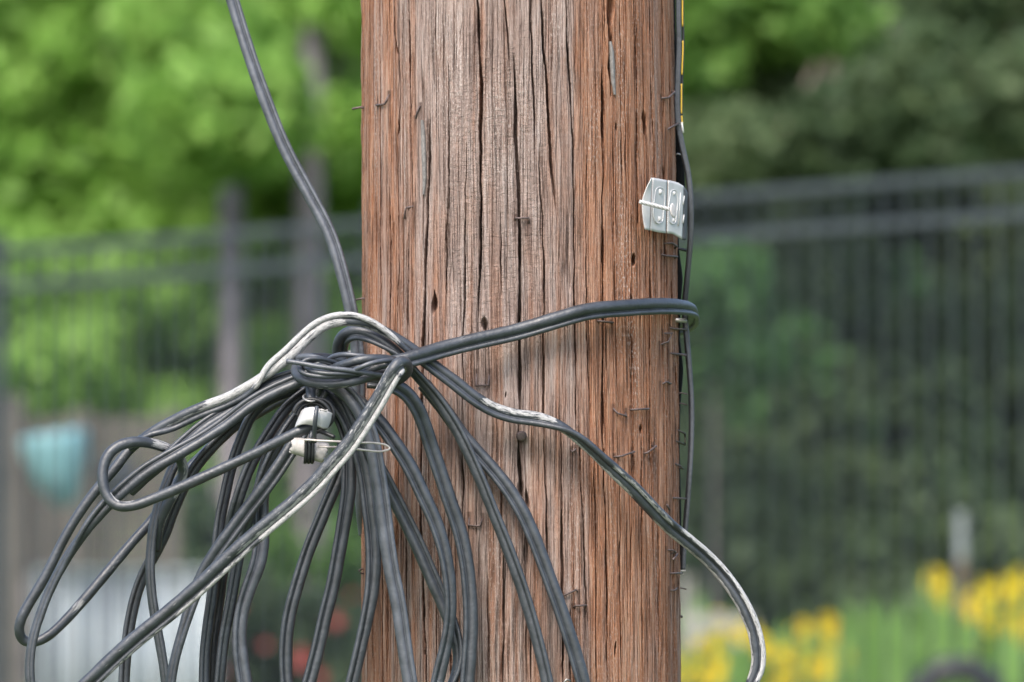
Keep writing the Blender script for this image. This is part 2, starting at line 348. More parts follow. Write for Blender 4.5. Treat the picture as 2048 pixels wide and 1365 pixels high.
MAIN = [
 ([(790,-30),(790,62),(799,113),(802,205),(796,274),(797,360),(797,467),(796,560),(792,640)], 3.0),
 ([(818,-30),(821,103),(823,205),(822,330)], 4.2), ([(857,235),(857,342),(855,440),(850,537),(847,640),(845,742),(842,900),(840,1000),(845,1150),(850,1250),(853,1400)], 5.6),
 ([(952,-30),(958,86),(962,171),(960,274),(962,467),(960,537),(955,640)], 6.2), ([(1004,-30),(1015,68),(1020,145)], 3.6),
 ([(1028,105),(1030,205),(1033,308),(1037,410),(1039,503),(1040,605),(1039,708),(1040,860)], 6.4), ([(1038,840),(1038,900),(1040,940),(1043,1010)], 8.5),
 ([(1061,-30),(1063,103),(1069,240),(1069,315)], 3.0), ([(1082,-30),(1088,103),(1095,171),(1098,257),(1104,342),(1111,425)], 5.2),
 ([(1078,285),(1083,410),(1086,467),(1088,560),(1087,700),(1088,867),(1092,1004),(1095,1160)], 3.2), ([(1130,-30),(1134,86),(1141,171),(1145,291),(1147,467),(1149,600),(1151,760),(1153,880)], 3.6),
 ([(1174,300),(1172,467),(1175,640),(1180,845)], 2.8), ([(1205,130),(1208,308),(1206,467),(1206,560),(1207,700),(1206,860),(1209,950),(1212,1100),(1215,1200),(1213,1400)], 5.5),
 ([(1209,-30),(1211,60),(1216,100)], 5.0), ([(1268,-30),(1271,68),(1275,137),(1273,308),(1276,380),(1280,520)], 3.8), ([(1299,490),(1300,605),(1299,867),(1302,960)], 3.4),
 ([(808,960),(812,1100),(814,1209),(817,1400)], 4.2), ([(1008,1090),(1007,1200),(1006,1400)], 4.6), ([(1049,1005),(1050,1100),(1053,1190)], 2.4),
 ([(1121,830),(1123,1004),(1124,1141),(1127,1400)], 4.4), ([(1157,840),(1162,970),(1169,1107),(1176,1260)], 3.2), ([(1241,960),(1239,1175),(1245,1400)], 3.2),
 ([(1316,960),(1317,1150),(1316,1400)], 3.0), ([(926,880),(926,1060)], 3.2), ([(1001,900),(1003,1110)], 2.2), ([(780,370),(782,571),(778,690)], 4.0),
 ([(818,440),(816,605),(814,760)], 3.2), ([(895,380),(891,660)], 2.6), ([(933,280),(929,571),(926,708),(926,890)], 3.0), ([(1001,420),(1003,600)], 2.2),
 ([(897,120),(898,467)], 2.6), ([(870,-30),(872,180)], 2.0), ([(1240,-30),(1243,260),(1247,420)], 2.4), ([(1300,-30),(1303,190),(1308,330)], 3.0), ([(1322,40),(1326,330)], 3.0),
 ([(738,-30),(740,300),(744,640)], 2.2), ([(760,-30),(763,190),(762,470),(765,640)], 2.6), ([(745,980),(748,1400)], 2.4), ([(775,1050),(778,1400)], 2.8),
 ([(1262,560),(1265,900),(1260,1240)], 2.6), ([(1282,880),(1285,1400)], 2.8), ([(1332,500),(1334,760),(1330,1000)], 2.8), ([(1344,560),(1343,1400)], 2.6), ([(1190,900),(1193,1400)], 2.2),
 ([(1060,1180),(1062,1400)], 2.6), ([(975,1120),(978,1400)], 2.2), ([(899,1000),(902,1400)], 2.6), ([(1226,230),(1229,520),(1235,800)], 2.4), ([(1143,1180),(1140,1400)], 2.6)]
for k, (pts, w) in enumerate(MAIN):
    a, z = px_curve(pts); carve(a, z, w * 0.5 * MM * 1.4, 0.012 + w * 0.003, 0.04, k + 1, 0.0007)
for k in range(640):
    a = random.uniform(-1.5, 1.5); L = 0.03 + random.random() ** 2 * 0.34; z = random.uniform(1.38, 2.2)
    w = random.uniform(0.00038, 0.00085) * (1.3 if random.random() < .15 else 1)
    carve([a, a + random.uniform(-.01, .01), a + random.uniform(-.015, .015)], [z - L / 2, z, z + L / 2], w, w * 4.5, 0.02, k + 100, 0.0005)
for k in range(60):      # the back and the rest of the pole: long checks above and below the picture
    a = random.uniform(-1.6, 1.6); z = random.choice([random.uniform(0.1, 1.3), random.uniform(2.3, 5.5)]); carve([a, a], [z - .5, z + .5], 0.0016, 0.006, 0.2, k + 900)
PITS = [(868,605,8,26),(970,652,8,18),(1222,40,9,75),(1290,248,7,32),(1267,520,6,14),(1302,585,8,40),(1262,610,7,24),(1342,590,8,30),(1232,255,4,9),(1043,985,12,26),(1054,1000,8,22),
        (1231,1300,5,18),(1222,150,5,50),(1345,400,10,30),(1352,330,8,40),(1330,500,6,16),(1240,1390,5,20),(1327,350,5,20),(900,850,4,9),(1280,860,4,12),(1350,760,6,40),(1300,460,6,22),(1012,790,3,6),(1340,640,4,26)]
uF = thF * 0.15
for (px, py, w, h) in PITS:
    a, z = px_to_surface(px, py); hh = h * MM; ww = w * MM * 1.05
    rows = np.arange(NZ)[(zs > z - hh) & (zs < z + hh)]
    for r_ in rows:
        f = 1 - ((zs[r_] - z) / hh) ** 2; wz = ww * f * (0.8 + 0.4 * math.sin(zs[r_] * 130)); d = np.abs(uF - a * 0.15 - 0.0008 * math.sin(zs[r_] * 160)) / (wz + 1e-6)
        HC[r_, :NF] -= 0.016 * f * np.clip(1 - d, 0, 1) ** 0.7
RR = radius(ZZ) + H; 
kd = np.where(np.abs(TH) < math.pi / 2 + .1, 0.8, 0.0); dx_ = -np.sin(TH) * (1 - kd); dy_ = np.cos(TH) * (1 - kd) + kd; dn = np.sqrt(dx_ ** 2 + dy_ ** 2)
X = axis_x(ZZ) + RR * np.sin(TH) - HC * dx_ / dn; Y = -RR * np.cos(TH) - HC * dy_ / dn
V = np.stack([X, Y, ZZ], -1).reshape(-1, 3)
i, j = np.meshgrid(np.arange(NZ - 1), np.arange(NT), indexing='ij'); j2 = (j + 1) % NT
F = np.stack([i * NT + j, i * NT + j2, (i + 1) * NT + j2, (i + 1) * NT + j], -1).reshape(-1, 4)
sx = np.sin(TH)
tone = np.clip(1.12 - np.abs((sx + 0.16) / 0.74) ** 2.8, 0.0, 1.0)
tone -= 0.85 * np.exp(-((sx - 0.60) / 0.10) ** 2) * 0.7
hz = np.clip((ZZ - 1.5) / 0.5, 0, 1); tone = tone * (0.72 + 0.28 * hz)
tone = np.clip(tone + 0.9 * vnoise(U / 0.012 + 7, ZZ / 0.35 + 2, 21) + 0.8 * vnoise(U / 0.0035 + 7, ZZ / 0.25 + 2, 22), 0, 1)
STAPLES = [ [(757,205,-4),(757,211,5),(774,209,6),(779,189,0)], [(1031,437,-3),(1031,437,4),(1058,437,5),(1058,447,-3)], [(808,442,-3),(812,430,4),(816,416,5),(828,412,-3)],
 [(1322,197,-4),(1331,196,6),(1340,184,10),(1341,184,-3)], [(1330,263,-3),(1340,252,8),(1351,245,12)], [(1328,487,-4),(1338,487,7),(1345,493,9),(1349,500,-3)],
 [(1322,508,-4),(1325,512,8),(1346,514,9),(1348,518,-3)], [(1196,642,-3),(1197,643,6),(1223,646,6),(1224,647,-3)], [(1336,655,-4),(1343,658,6),(1352,659,14),(1363,660,20)],
 [(1324,667,-3),(1337,667,8),(1329,684,8),(1319,691,-3)], [(1336,706,-3),(1348,709,10),(1362,710,20)], [(953,746,-3),(953,772,4),(977,771,4),(979,746,-3)],
 [(1320,771,-3),(1328,764,6),(1336,768,6),(1336,768,-3)], [(1227,817,-2),(1232,827,5),(1249,833,6),(1252,825,-3)], [(1261,820,-3),(1262,820,5),(1293,818,6),(1293,818,-3)],
 [(1229,914,-3),(1238,913,6),(1263,904,9),(1264,904,-3)], [(1288,908,-3),(1290,906,6),(1305,892,9),(1305,892,-3)], [(1350,857,-2),(1357,868,14),(1357,890,14),(1343,878,-3)],
 [(1340,996,-3),(1348,997,8),(1356,998,16)], [(1143,900,-3),(1143,905,5),(1150,898,5)], [(938,1033,-3),(938,1051,4),(960,1053,5),(966,1034,-3)],
 [(1330,1100,-3),(1338,1101,8),(1343,1104,9),(1339,1110,-3)], [(1346,1106,-3),(1347,1108,8),(1338,1120,8)], [(1337,1147,-3),(1340,1147,8),(1354,1147,10)], [(1336,1182,-3),(1342,1181,8),(1346,1177,8)],
 [(1126,1193,-3),(1127,1191,6),(1150,1180,7),(1157,1186,-3)], [(1148,1214,-3),(1150,1212,7),(1170,1211,7),(1170,1220,-3)], [(831,240,-2),(834,232,3),(841,214,4),(841,213,-2)],
 [(1346,925,-3),(1352,932,8),(1357,938,9)], [(1331,1010,-3),(1331,1010,3),(1336,1020,3)]]
def strip(px0, py0, w, h):
    a, z = px_to_surface(px0, py0); return np.exp(-((TH - a) * 0.15 / (w * MM)) ** 2) * np.exp(-(np.abs(ZZ - z) / (h * MM)) ** 4)
flake = 0.35 * np.clip(vnoise(U / 0.01 + 4, ZZ / 0.2 + 8, 31) * 2.4, 0, 1)
for s_ in [(880,130,18,150),(915,110,14,150),(1242,330,16,330),(752,230,12,160),(1255,560,22,140),(1185,270,14,80),(1010,250,60,120),(1275,760,20,160),(1110,50,14,70),(1320,300,14,120)]:
    flake = flake + 0.9 * strip(*s_) * (0.6 + vnoise(U / 0.004, ZZ / 0.05, 41))
ripple = np.clip(strip(1010,300,75,220) + 0.9 * strip(930,330,40,250) + 0.8 * strip(1000,560,110,160) + 0.15, 0, 1.2)
rust = np.zeros_like(H)
for s_ in STAPLES + [[(1043, 882, 0)] * 2, [(725, 217, 0)] * 2, [(728, 599, 0)] * 2, [(728, 1150, 0)] * 2, [(1350, 500, 0)] * 2]:
    for (px, py, _l) in (s_[0], s_[-1]):
        a, z = px_to_surface(px, py); k = (zs > z - .045) & (zs < z + .006); zz = (z - ZZ[k]) ; up = np.clip(1 - zz / .04, 0, 1) * (zz > -.004)
        rust[k] = np.maximum(rust[k], 0.95 * np.exp(-((TH[k] - a) * 0.15 / .0022) ** 2) * up)
pole = empty('utility_pole', (axis_x(0), 0, 0), 'weathered brown wooden utility pole with long vertical cracks, wrapped by black cables', 'utility pole')
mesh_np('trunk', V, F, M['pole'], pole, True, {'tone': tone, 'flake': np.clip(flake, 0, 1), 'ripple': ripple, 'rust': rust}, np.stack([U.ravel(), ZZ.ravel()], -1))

def surfY(px, py):
    a, z = px_to_surface(px, py); return -radius(z) * math.cos(a)
def on_pole(px, py, lift=0.0):
    """point lift metres in front of the pole's surface under a pixel (radially)"""
    a, z = px_to_surface(px, py); r = radius(z) + lift
    return np.array([axis_x(z) + r * math.sin(a), -r * math.cos(a), z])
# staples and nails driven into the pole
def wire_part(name, pts, r, m, seg=6, smooth=True, label=None):
    b = MB(); b.tube(pts, r, seg); o = b.build(name, m, pole, smooth); 
    if label: o['label'] = label
    return o
for s_ in STAPLES:
    wire_part('staple', [on_pole(x, y, l * MM) for x, y, l in s_], 2.1 * MM, M['rust'])
def side_stub(px0, px1, py, Y, r=1.9, m='rust', name='staple', bend=2):
    wire_part(name, [P(px0, py, Y), P((px0 + px1) / 2, py - bend, Y), P(px1, py + 1, Y), P(px1, py + 1, Y + 0.008)], r * MM, M[m])
side_stub(735, 706, 217, -0.03, 2.6); side_stub(738, 713, 599, -0.03, 2.2); side_stub(1352, 1374, 788, -0.02, 1.5); side_stub(1352, 1373, 809, -0.01, 1.5)
side_stub(1350, 1372, 711, -0.03, 1.6); side_stub(1350, 1372, 1178, -0.01, 1.5); side_stub(1350, 1363, 1233, 0.0, 3.0); side_stub(1348, 1365, 937, -0.01, 1.6)
side_stub(1345, 1372, 500, 0.01, 3.2, 'black', 'nail'); side_stub(1342, 1370, 641, -0.03, 5.0, 'steel', 'bolt', 0); side_stub(1350, 1364, 310, 0.0, 1.6, 'steel')
a_ = np.linspace(0, 2 * math.pi * 0.9, 14)
wire_part('staple', [P(725 + 7 * math.cos(t + 3), 1143 + 4.5 * math.sin(t + 3), -0.03 - 0.004 * math.cos(t)) for t in a_], 1.6 * MM, M['rust'])
wire_part('staple', [on_pole(1122, 1372, 0.001), on_pole(1130, 1359, .006), on_pole(1138, 1362, .003)], 2.2 * MM, M['steel'])
# round nail head
b = MB(); c = on_pole(1043, 873, 0.003); n_ = 20
prof = [(0.0, 0.0055), (6, 0.0052), (9.6, 0.004), (10.4, 0.002), (10, -0.004)]
V_ = [(c[0], c[1] - 0.0045, c[2])] + [(c[0] + r * MM * math.cos(2 * math.pi * k / n_), c[1] - h, c[2] + r * MM * math.sin(2 * math.pi * k / n_)) for r, h in prof[1:] for k in range(n_)]
F_ = [(0, 1 + k, 1 + (k + 1) % n_) for k in range(n_)] + [(1 + q * n_ + k, 1 + (q + 1) * n_ + k, 1 + (q + 1) * n_ + (k + 1) % n_, 1 + q * n_ + (k + 1) % n_) for q in range(3) for k in range(n_)]
b.add(V_, F_); b.build('nail_head', M['rust'], pole, True)
# grey sliver wedged in a crack
def sliver(pts, w, name='wood_sliver'):
    b = MB(); n = len(pts); L = [on_pole(x, y, .0005) for x, y in pts]
    ws = [w * MM * math.sin(math.pi * (0.12 + 0.8 * k / (n - 1))) ** .5 for k in range(n)]
    V = []; 
    for p, ww in zip(L, ws): V += [p + [-ww, .001, 0], p + [-ww * .4, -.0030, 0], p + [ww * .5, -.0026, 0], p + [ww, .001, 0]]
    b.add(V, [(4 * k + q, 4 * k + q + 1, 4 * k + q + 5, 4 * k + q + 4) for k in range(n - 1) for q in range(3)]); return b.build(name, M['sliver'], pole, True)
sliver([(845,241),(847,262),(848,290),(849,320),(850,360),(848,390)], 5.0); sliver([(1220,84),(1223,105),(1224,130),(1226,165),(1229,190)], 5)

# ------------------------------------------------------------------ black strip standing in for shade along the pole's right edge
def ribbon(name, pts, widths, thick, m, parent=None, step=0.004):
    """flat strip facing the camera-right side; pts 3D"""
    q, u = spline(pts, step); w = np.interp(u, np.arange(len(widths)), widths)
    t, n, b = frames(q, np.array([0, -1.0, 0.0]))
    V = []
    for k in range(len(q)):
        for (a_, c_) in ((-1, -1), (-1, 1), (1, 1), (1, -1)): V.append(q[k] + n[k] * a_ * w[k] / 2 + b[k] * c_ * thick / 2)
    m_ = len(q); F = [(4 * k + a_, 4 * k + (a_ + 1) % 4, 4 * k + 4 + (a_ + 1) % 4, 4 * k + 4 + a_) for k in range(m_ - 1) for a_ in range(4)] + [(0, 3, 2, 1), (4 * m_ - 4, 4 * m_ - 3, 4 * m_ - 2, 4 * m_ - 1)]
    b_ = MB(); b_.add(V, F); o = b_.build(name, m, parent); md = o.modifiers.new('bevel', 'BEVEL'); md.width = thick * 0.3; md.segments = 2; md.limit_method = 'ANGLE'; return o
strip_t = empty('shade_strip', P(1350, 200, 0.02), 'black strip standing in for the shade on the right edge of the pole', 'shade strip')
ribbon('upper_strip', [P(1343,-60,.02),P(1344,60,.02),P(1346,140,.02),P(1349,240,.02),P(1356,300,.02),P(1359,360,.02),P(1359,421,.02)], [14*MM,15*MM,17*MM,19*MM,21*MM,22*MM,22*MM], 0.012, M['edge_shade'], strip_t)
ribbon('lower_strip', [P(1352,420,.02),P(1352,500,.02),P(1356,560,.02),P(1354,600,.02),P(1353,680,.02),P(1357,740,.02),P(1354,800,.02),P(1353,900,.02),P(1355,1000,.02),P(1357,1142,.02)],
       [12*MM,12*MM,20*MM,16*MM,14*MM,20*MM,15*MM,13*MM,14*MM,12*MM], 0.010, M['edge_shade'], strip_t)

# ------------------------------------------------------------------ cables
GROUP = 'black figure-eight drop cable strands gathered at the knot'
def tube_mesh(name, q, r, m, parent, ref, paint=None, u=None, seg=16, lump=0.03, seed=0):
    fr = frames(q, np.array(ref, dtype=float)); s = np.concatenate([[0], np.cumsum(np.linalg.norm(np.diff(q, axis=0), axis=1))])
    rr = r * (1 + lump * np.sin(s / 0.0042 + seed) * 0.5 + lump * np.sin(s / 0.021 + seed * 2))
    V, F, ang = sweep(q, rr, seg, True, fr)
    N = len(q); pa = np.zeros((N, seg)); A = ang.reshape(N, seg)
    for (u0, u1, ac, hw, st) in (paint or []):
        m1 = np.clip(np.minimum(u - u0, u1 - u) / 0.35, 0, 1)
        d = np.abs((A - R(ac) + math.pi) % (2 * math.pi) - math.pi)
        pa = np.maximum(pa, m1[:, None] * st * np.clip((R(hw) - d) / R(35) + 0.5, 0, 1))
    pa = np.concatenate([pa.ravel(), [0, 0]]); uv = np.concatenate([np.stack([np.repeat(s, seg), np.where(A > math.pi, 2 * math.pi - A, A).ravel() * r], -1), [[0, 0], [0, 0]]])
    return mesh_np(name, V, F, m, parent, True, {'paint': pa}, uv)
RS = 1.09
def cable(label, pts, rj=9.3, rm=4.4, side=0, paint=None, mpaint=None, m='cable', ref=(0, -1, 0), mess=True, name='cable', cat='cable', group=GROUP, seed=None, mess_range=None):
    """pts (px, py, Y); side: angle of the messenger round the jacket, 0 right of travel, 90 toward the camera; number or list per point"""
    rj *= RS; rm *= RS
    q, u = spline([P(*p) for p in pts]); o = empty(name, q[len(q) // 2], label, cat, group)
    seed = seed if seed is not None else len(pts) * 1.7 + pts[0][0]
    tube_mesh('jacket', q, rj * MM, M[m], o, ref, paint, u, seed=seed)
    if mess:
        if isinstance(side, (int, float)): side = [side] * len(pts)
        a = np.radians(np.interp(u, np.arange(len(side)), side)); t, n, b = frames(q, np.array(ref, dtype=float))
        qm = q + (n * np.cos(a)[:, None] + b * np.sin(a)[:, None]) * (rj + rm * 1.05) * MM
        qw = q + (n * np.cos(a)[:, None] + b * np.sin(a)[:, None]) * (rj * 0.95) * MM
        um = u
        if mess_range:
            k = (u >= mess_range[0]) & (u <= mess_range[1]); qm = qm[k]; qw = qw[k]; um = u[k]
        for _ in range(10): qm[1:-1] = (qm[:-2] + 2 * qm[1:-1] + qm[2:]) / 4
        tube_mesh('messenger', qm, rm * MM, M[m], o, ref, mpaint, um, seg=12, seed=seed + 1)
        tube_mesh('web', qw, rm * 0.55 * MM, M[m], o, ref, None, um, seg=8, lump=0)
    return o

cable('black span cable dropping from the top edge to the left side of the pole', [(450,-40,-.02),(461,0,-.02),(490,95,-.025),(525,195,-.03),(568,302,-.035),(617,394,-.04),(656,470,-.045),(684,562,-.05),(700,632,-.05),(710,690,-.045),(713,760,-.04),(713,840,-.03),(714,920,-.03),(719,1000,-.02),(726,1070,0.0)], 8.6, 4.2, 155, m='cable_lt', group=None)
# the wrap turns into the picture's depth, so its frame is built on the vertical
WRAP = [(770,726,-.205),(795,721,-.207),(830,711,-.202),(871,698,-.192),(953,677,-.180),(1036,658,-.171),(1111,636,-.166),(1162,621,-.160),(1248,611,-.135),(1320,608,-.098),(1362,611,-.06),(1382,618,-.02),(1385,630,.02),(1376,642,.07),(1340,655,.13),(1240,664,.175),(1040,670,.19),(860,680,.165),(740,700,.09),(700,712,.0)]
cable('thick black cable wrapped across the pole front and round its right edge', WRAP, 10.4, 4.8, [-60,-60,-65,-75,-80,-84,-86,-88,-88,-70,-62,-55,-55,-60,-80,-90,-90,-90,-90,-90], ref=(0,0,1), group=None, m='cable', paint=[(3.0,4.6,40,30,.22),(4.85,5.25,45,30,.5)])

cable('black cable arching over beside the pole edge, then hanging second from the right', [(672,730,-.15),(674,708,-.155),(677,682,-.165),(690,666,-.172),(713,661,-.178),(740,669,-.182),(775,690,-.185),(797,709,-.185),(830,747,-.182),(869,793,-.178),(907,850,-.176),(947,930,-.176),(988,1031,-.176),(1015,1100,-.176),(1042,1175,-.176),(1063,1244,-.176),(1085,1330,-.176),(1098,1390,-.176)], 9.6, 4.4,
      [0,0,0,20,30,40,60,90,110,120,125,120,120,125,125,125,125,125])
cable('rightmost black cable strand hanging down the front of the pole', [(850,765,-.166),(890,815,-.166),(931,872,-.166),(974,920,-.166),(1014,968,-.167),(1046,1018,-.168),(1072,1075,-.168),(1096,1138,-.168),(1121,1206,-.168),(1145,1278,-.167),(1162,1334,-.166),(1176,1390,-.165)], 9.2, 4.4, 28)
cable('white-daubed cable arching over the knot, then crossing the pole to lower right', [(262,897,-.178),(299,868,-.182),(346,841,-.185),(400,815,-.19),(449,797,-.192),(500,770,-.195),(544,742,-.197),(588,706,-.198),(620,674,-.198),(654,650,-.198),(698,643,-.198),(731,646,-.196),(764,660,-.194),(808,686,-.190),(841,709,-.186),(880,738,-.184),(917,765,-.182),(953,794,-.180),(994,817,-.176),(1036,829,-.174),(1077,834,-.172),(1111,847,-.171),(1136,862,-.169),(1163,885,-.166),(1195,914,-.162),(1223,943,-.158),(1264,982,-.148),(1305,1026,-.134),(1341,1062,-.12),(1382,1095,-.11),(1428,1137,-.10),(1464,1182,-.10),(1488,1223,-.10),(1504,1264,-.10),(1511,1302,-.10),(1511,1335,-.10),(1500,1368,-.10),(1485,1400,-.10)], 8.6, 5.4,
      [90,90,0,0,0,20,150,165,165,160,150,120,100,60,40,35,30,30,25,25,30,60,100,120,120,140,150,150,150,150,150,150,150,155,160,160,120,90],
      paint=[(1.0,4,10,60,.62),(3,7,60,110,.80),(6,10,70,110,.72),(9,14,5,45,.75),(15.6,17.5,10,26,.5),(17,21.2,120,50,.66),(17,21,0,30,.62),(21,25,8,42,.85),(24.4,26.3,30,35,.85),(27,32,10,45,.88),(31,36,10,44,.85),(26,36,185,40,.6)],
      mpaint=[(5,10,90,150,.85),(9,13,90,100,.7),(24.6,28,60,60,.62),(28,32,150,75,.8),(31,36,120,80,.85)], group=None)
cable('long black cable bending in a tight hairpin at the far lower left', [(285,878,-.165),(256,903,-.168),(231,936,-.17),(205,966,-.17),(179,998,-.17),(154,1034,-.17),(133,1069,-.17),(115,1104,-.17),(97,1141,-.17),(77,1177,-.17),(55,1213,-.17),(40,1244,-.17),(38,1268,-.165),(50,1285,-.16),(72,1285,-.16),(96,1273,-.16),(123,1249,-.155),(154,1216,-.15),(190,1174,-.145),(231,1125,-.14),(269,1080,-.135),(297,1049,-.13),(325,1012,-.125),(355,965,-.12),(400,915,-.12),(450,868,-.12),(520,825,-.12),(590,785,-.13)], 9.0, 4, 0, mess=False,
      paint=[(16.5,17.6,100,50,.55),(18.5,19.2,80,50,.35),(13,16,150,70,.18)])
cable('black cable ending in a small open loop at left, daubed white', [(640,852,-.235),(611,858,-.238),(586,869,-.238),(557,883,-.236),(520,902,-.234),(474,924,-.232),(410,953,-.23),(359,976,-.228),(308,997,-.226),(262,1013,-.225),(234,1013,-.224),(214,993,-.222),(205,959,-.22),(208,928,-.218),(221,904,-.216),(244,889,-.213),(277,884,-.208),(310,889,-.198),(343,902,-.186),(364,924,-.176),(367,948,-.172),(356,972,-.170),(333,1013,-.166),(318,1050,-.16),(312,1100,-.15)], 9.4, 4, 0, mess=False,
      paint=[(8.6,11.3,5,42,.72),(16.4,18.6,110,60,.66),(18.5,21.8,160,60,.70),(21.5,23.5,170,30,.5),(7.6,8.3,40,40,.25)], group=None)
cable('black cable running from the knot to the bottom left corner, in front of the hairpin', [(640,750,-.20),(594,768,-.20),(555,784,-.20),(500,815,-.202),(461,845,-.203),(400,885,-.205),(349,915,-.206),(295,946,-.205),(256,977,-.204),(220,1010,-.202),(179,1054,-.20),(146,1098,-.195),(118,1143,-.19),(97,1186,-.188),(81,1228,-.187),(69,1265,-.187),(62,1298,-.187),(59,1330,-.187),(64,1395,-.187)], 8.6, 4.6, [0,0,0,0,-20,-30,0,10,20,30,60,100,110,110,110,110,110,110,110], paint=[(8.6,9.3,150,60,.5)])
cable('black cable leaving the knot at left just above its longer neighbour', [(650,738,-.19),(620,748,-.19),(588,757,-.19),(544,770,-.19),(500,795,-.19),(461,824,-.19),(410,856,-.192),(379,882,-.193),(340,918,-.195),(300,950,-.19),(262,985,-.18)], 8.2, 4.0, [0]*11)
cable('black cable hanging near vertical just right of the small loop', [(400,870,-.15),(370,895,-.152),(351,925,-.155),(333,967,-.157),(315,1018,-.158),(306,1056,-.158),(302,1095,-.158),(300,1130,-.158),(302,1175,-.158),(307,1215,-.158),(314,1256,-.158),(322,1300,-.158),(329,1345,-.158),(334,1395,-.158)], 8.6, 4.6, [110]*14)
cable('dark cable behind the near vertical one, bowing left towards the bottom edge', [(600,775,-.15),(540,800,-.145),(480,845,-.14),(436,885,-.14),(408,915,-.14),(385,946,-.14),(364,985,-.14),(346,1028,-.14),(331,1070,-.138),(312,1108,-.135),(291,1145,-.13),(277,1180,-.13),(268,1213,-.13),(261,1248,-.13),(256,1286,-.13),(252,1323,-.13),(249,1395,-.13)], 9.0, 4.4, [60]*17)
cable('foremost strand of the dark bundle, crossing from the clamp down to lower left', [(640,775,-.19),(622,810,-.19),(604,850,-.192),(579,893,-.195),(552,935,-.197),(521,978,-.198),(487,1022,-.198),(449,1074,-.198),(419,1118,-.195),(397,1160,-.192),(381,1205,-.19),(369,1246,-.19),(357,1290,-.19),(346,1335,-.19),(338,1395,-.19)], 8.8, 4.8, [170,170,180,180,180,180,175,170,160,150,130,120,110,110,110])
cable('leftmost strand of the dark bundle under the knot, almost straight', [(600,780,-.16),(560,790,-.16),(520,812,-.16),(497,843,-.16),(484,875,-.16),(471,910,-.16),(457,960,-.16),(449,998,-.16),(441,1036,-.16),(435,1085,-.16),(430,1140,-.16),(424,1196,-.16),(417,1246,-.16),(411,1297,-.16),(408,1395,-.16)], 9.4, 4.6, [70]*15)
cable('middle strand of the dark bundle under the knot', [(615,785,-.16),(579,812,-.165),(544,860,-.17),(513,911,-.17),(491,959,-.17),(478,998,-.17),(467,1036,-.165),(455,1090,-.155),(446,1150,-.145),(438,1210,-.14),(428,1280,-.14),(423,1395,-.14)], 9.2, 4.6, [60]*12)
cable('rightmost strand of the dark bundle, running straight to the bottom edge', [(630,785,-.17),(598,826,-.175),(566,872,-.178),(542,916,-.178),(522,965,-.175),(508,1005,-.17),(497,1040,-.165),(482,1094,-.16),(468,1169,-.16),(459,1220,-.16),(449,1271,-.16),(443,1323,-.16),(437,1395,-.16)], 9.8, 4.4, [70]*13)
cable('pale grey cable with its flat side showing, bowing left low in the picture', [(575,830,-.15),(556,880,-.15),(540,930,-.15),(529,980,-.152),(527,1020,-.154),(528,1060,-.156),(527,1096,-.158),(520,1132,-.16),(508,1162,-.16),(496,1194,-.16),(486,1230,-.16),(483,1266,-.16),(485,1305,-.16),(492,1350,-.16),(499,1395,-.16)], 9.6, 4.8, [0,0,0,0,10,10,10,20,30,35,40,40,30,20,20], m='cable_lt', paint=[(8,14,150,18,.22)])
FOLD = [(752,768,-.19),(785,764,-.205),(806,752,-.222),(815,738,-.238),(811,726,-.25),(797,724,-.262),(784,740,-.264),(774,759,-.262),(757,790,-.26),(735,826,-.258),(713,860,-.257),(693,889,-.256),(656,931,-.255),(618,973,-.254),(579,1007,-.253),(544,1036,-.252),(500,1073,-.25),(461,1108,-.248),(410,1156,-.245),(385,1178,-.243),(333,1223,-.24),(282,1264,-.238),(231,1308,-.235),(185,1352,-.233),(135,1400,-.23)]
cable('thick white-scraped cable crossing in front of everything from the knot to the bottom left', FOLD, 10.2, 4.8, [180,180,180,180,180,180,170,165,165,170,170,172,175,175,175,178,178,178,178,178,178,178,178,178,178],
      paint=[(1,4.6,190,80,.60),(4.5,7.5,100,100,.22),(6,9.5,75,60,.33),(6,17,150,34,.72),(9,15,80,55,.32),(5.5,8,0,28,.6),(15,19,80,50,.22),(19,23,80,45,.20)], mpaint=[(3,6,90,150,.8),(6,16,100,110,.86),(16,20,150,85,.72),(20,23,175,70,.6)], group=None)
cable('thick black cable falling from under the fold in a long arc down the pole', [(735,758,-.205),(762,760,-.205),(790,768,-.204),(815,783,-.20),(837,812,-.196),(853,850,-.19),(866,890,-.186),(882,937,-.184),(904,1004,-.182),(923,1059,-.18),(937,1124,-.18),(944,1192,-.18),(946,1244,-.18),(943,1310,-.18),(936,1395,-.18)], 9.4, 4.6, [30]*15)
cable('black cable curving from behind the white ring to the bottom of the pole', [(680,775,-.185),(712,795,-.19),(740,818,-.192),(764,844,-.194),(793,884,-.196),(822,929,-.196),(850,987,-.196),(875,1042,-.195),(892,1100,-.194),(901,1158,-.193),(903,1209,-.192),(899,1261,-.19),(891,1308,-.19),(883,1345,-.19),(872,1395,-.19)], 9.0, 4.6, [20,20,20,20,20,20,20,25,40,50,60,60,50,40,40])
cable('black cable slanting behind the bright strand down to the lower right', [(670,775,-.17),(690,805,-.175),(712,850,-.18),(738,910,-.182),(766,963,-.182),(800,1029,-.18),(834,1098,-.178),(861,1160,-.177),(883,1209,-.176),(902,1258,-.175),(914,1298,-.174),(915,1335,-.174),(902,1375,-.174),(890,1400,-.174)], 9.0, 4.4, [150,150,155,160,165,165,165,165,160,150,130,110,90,60])
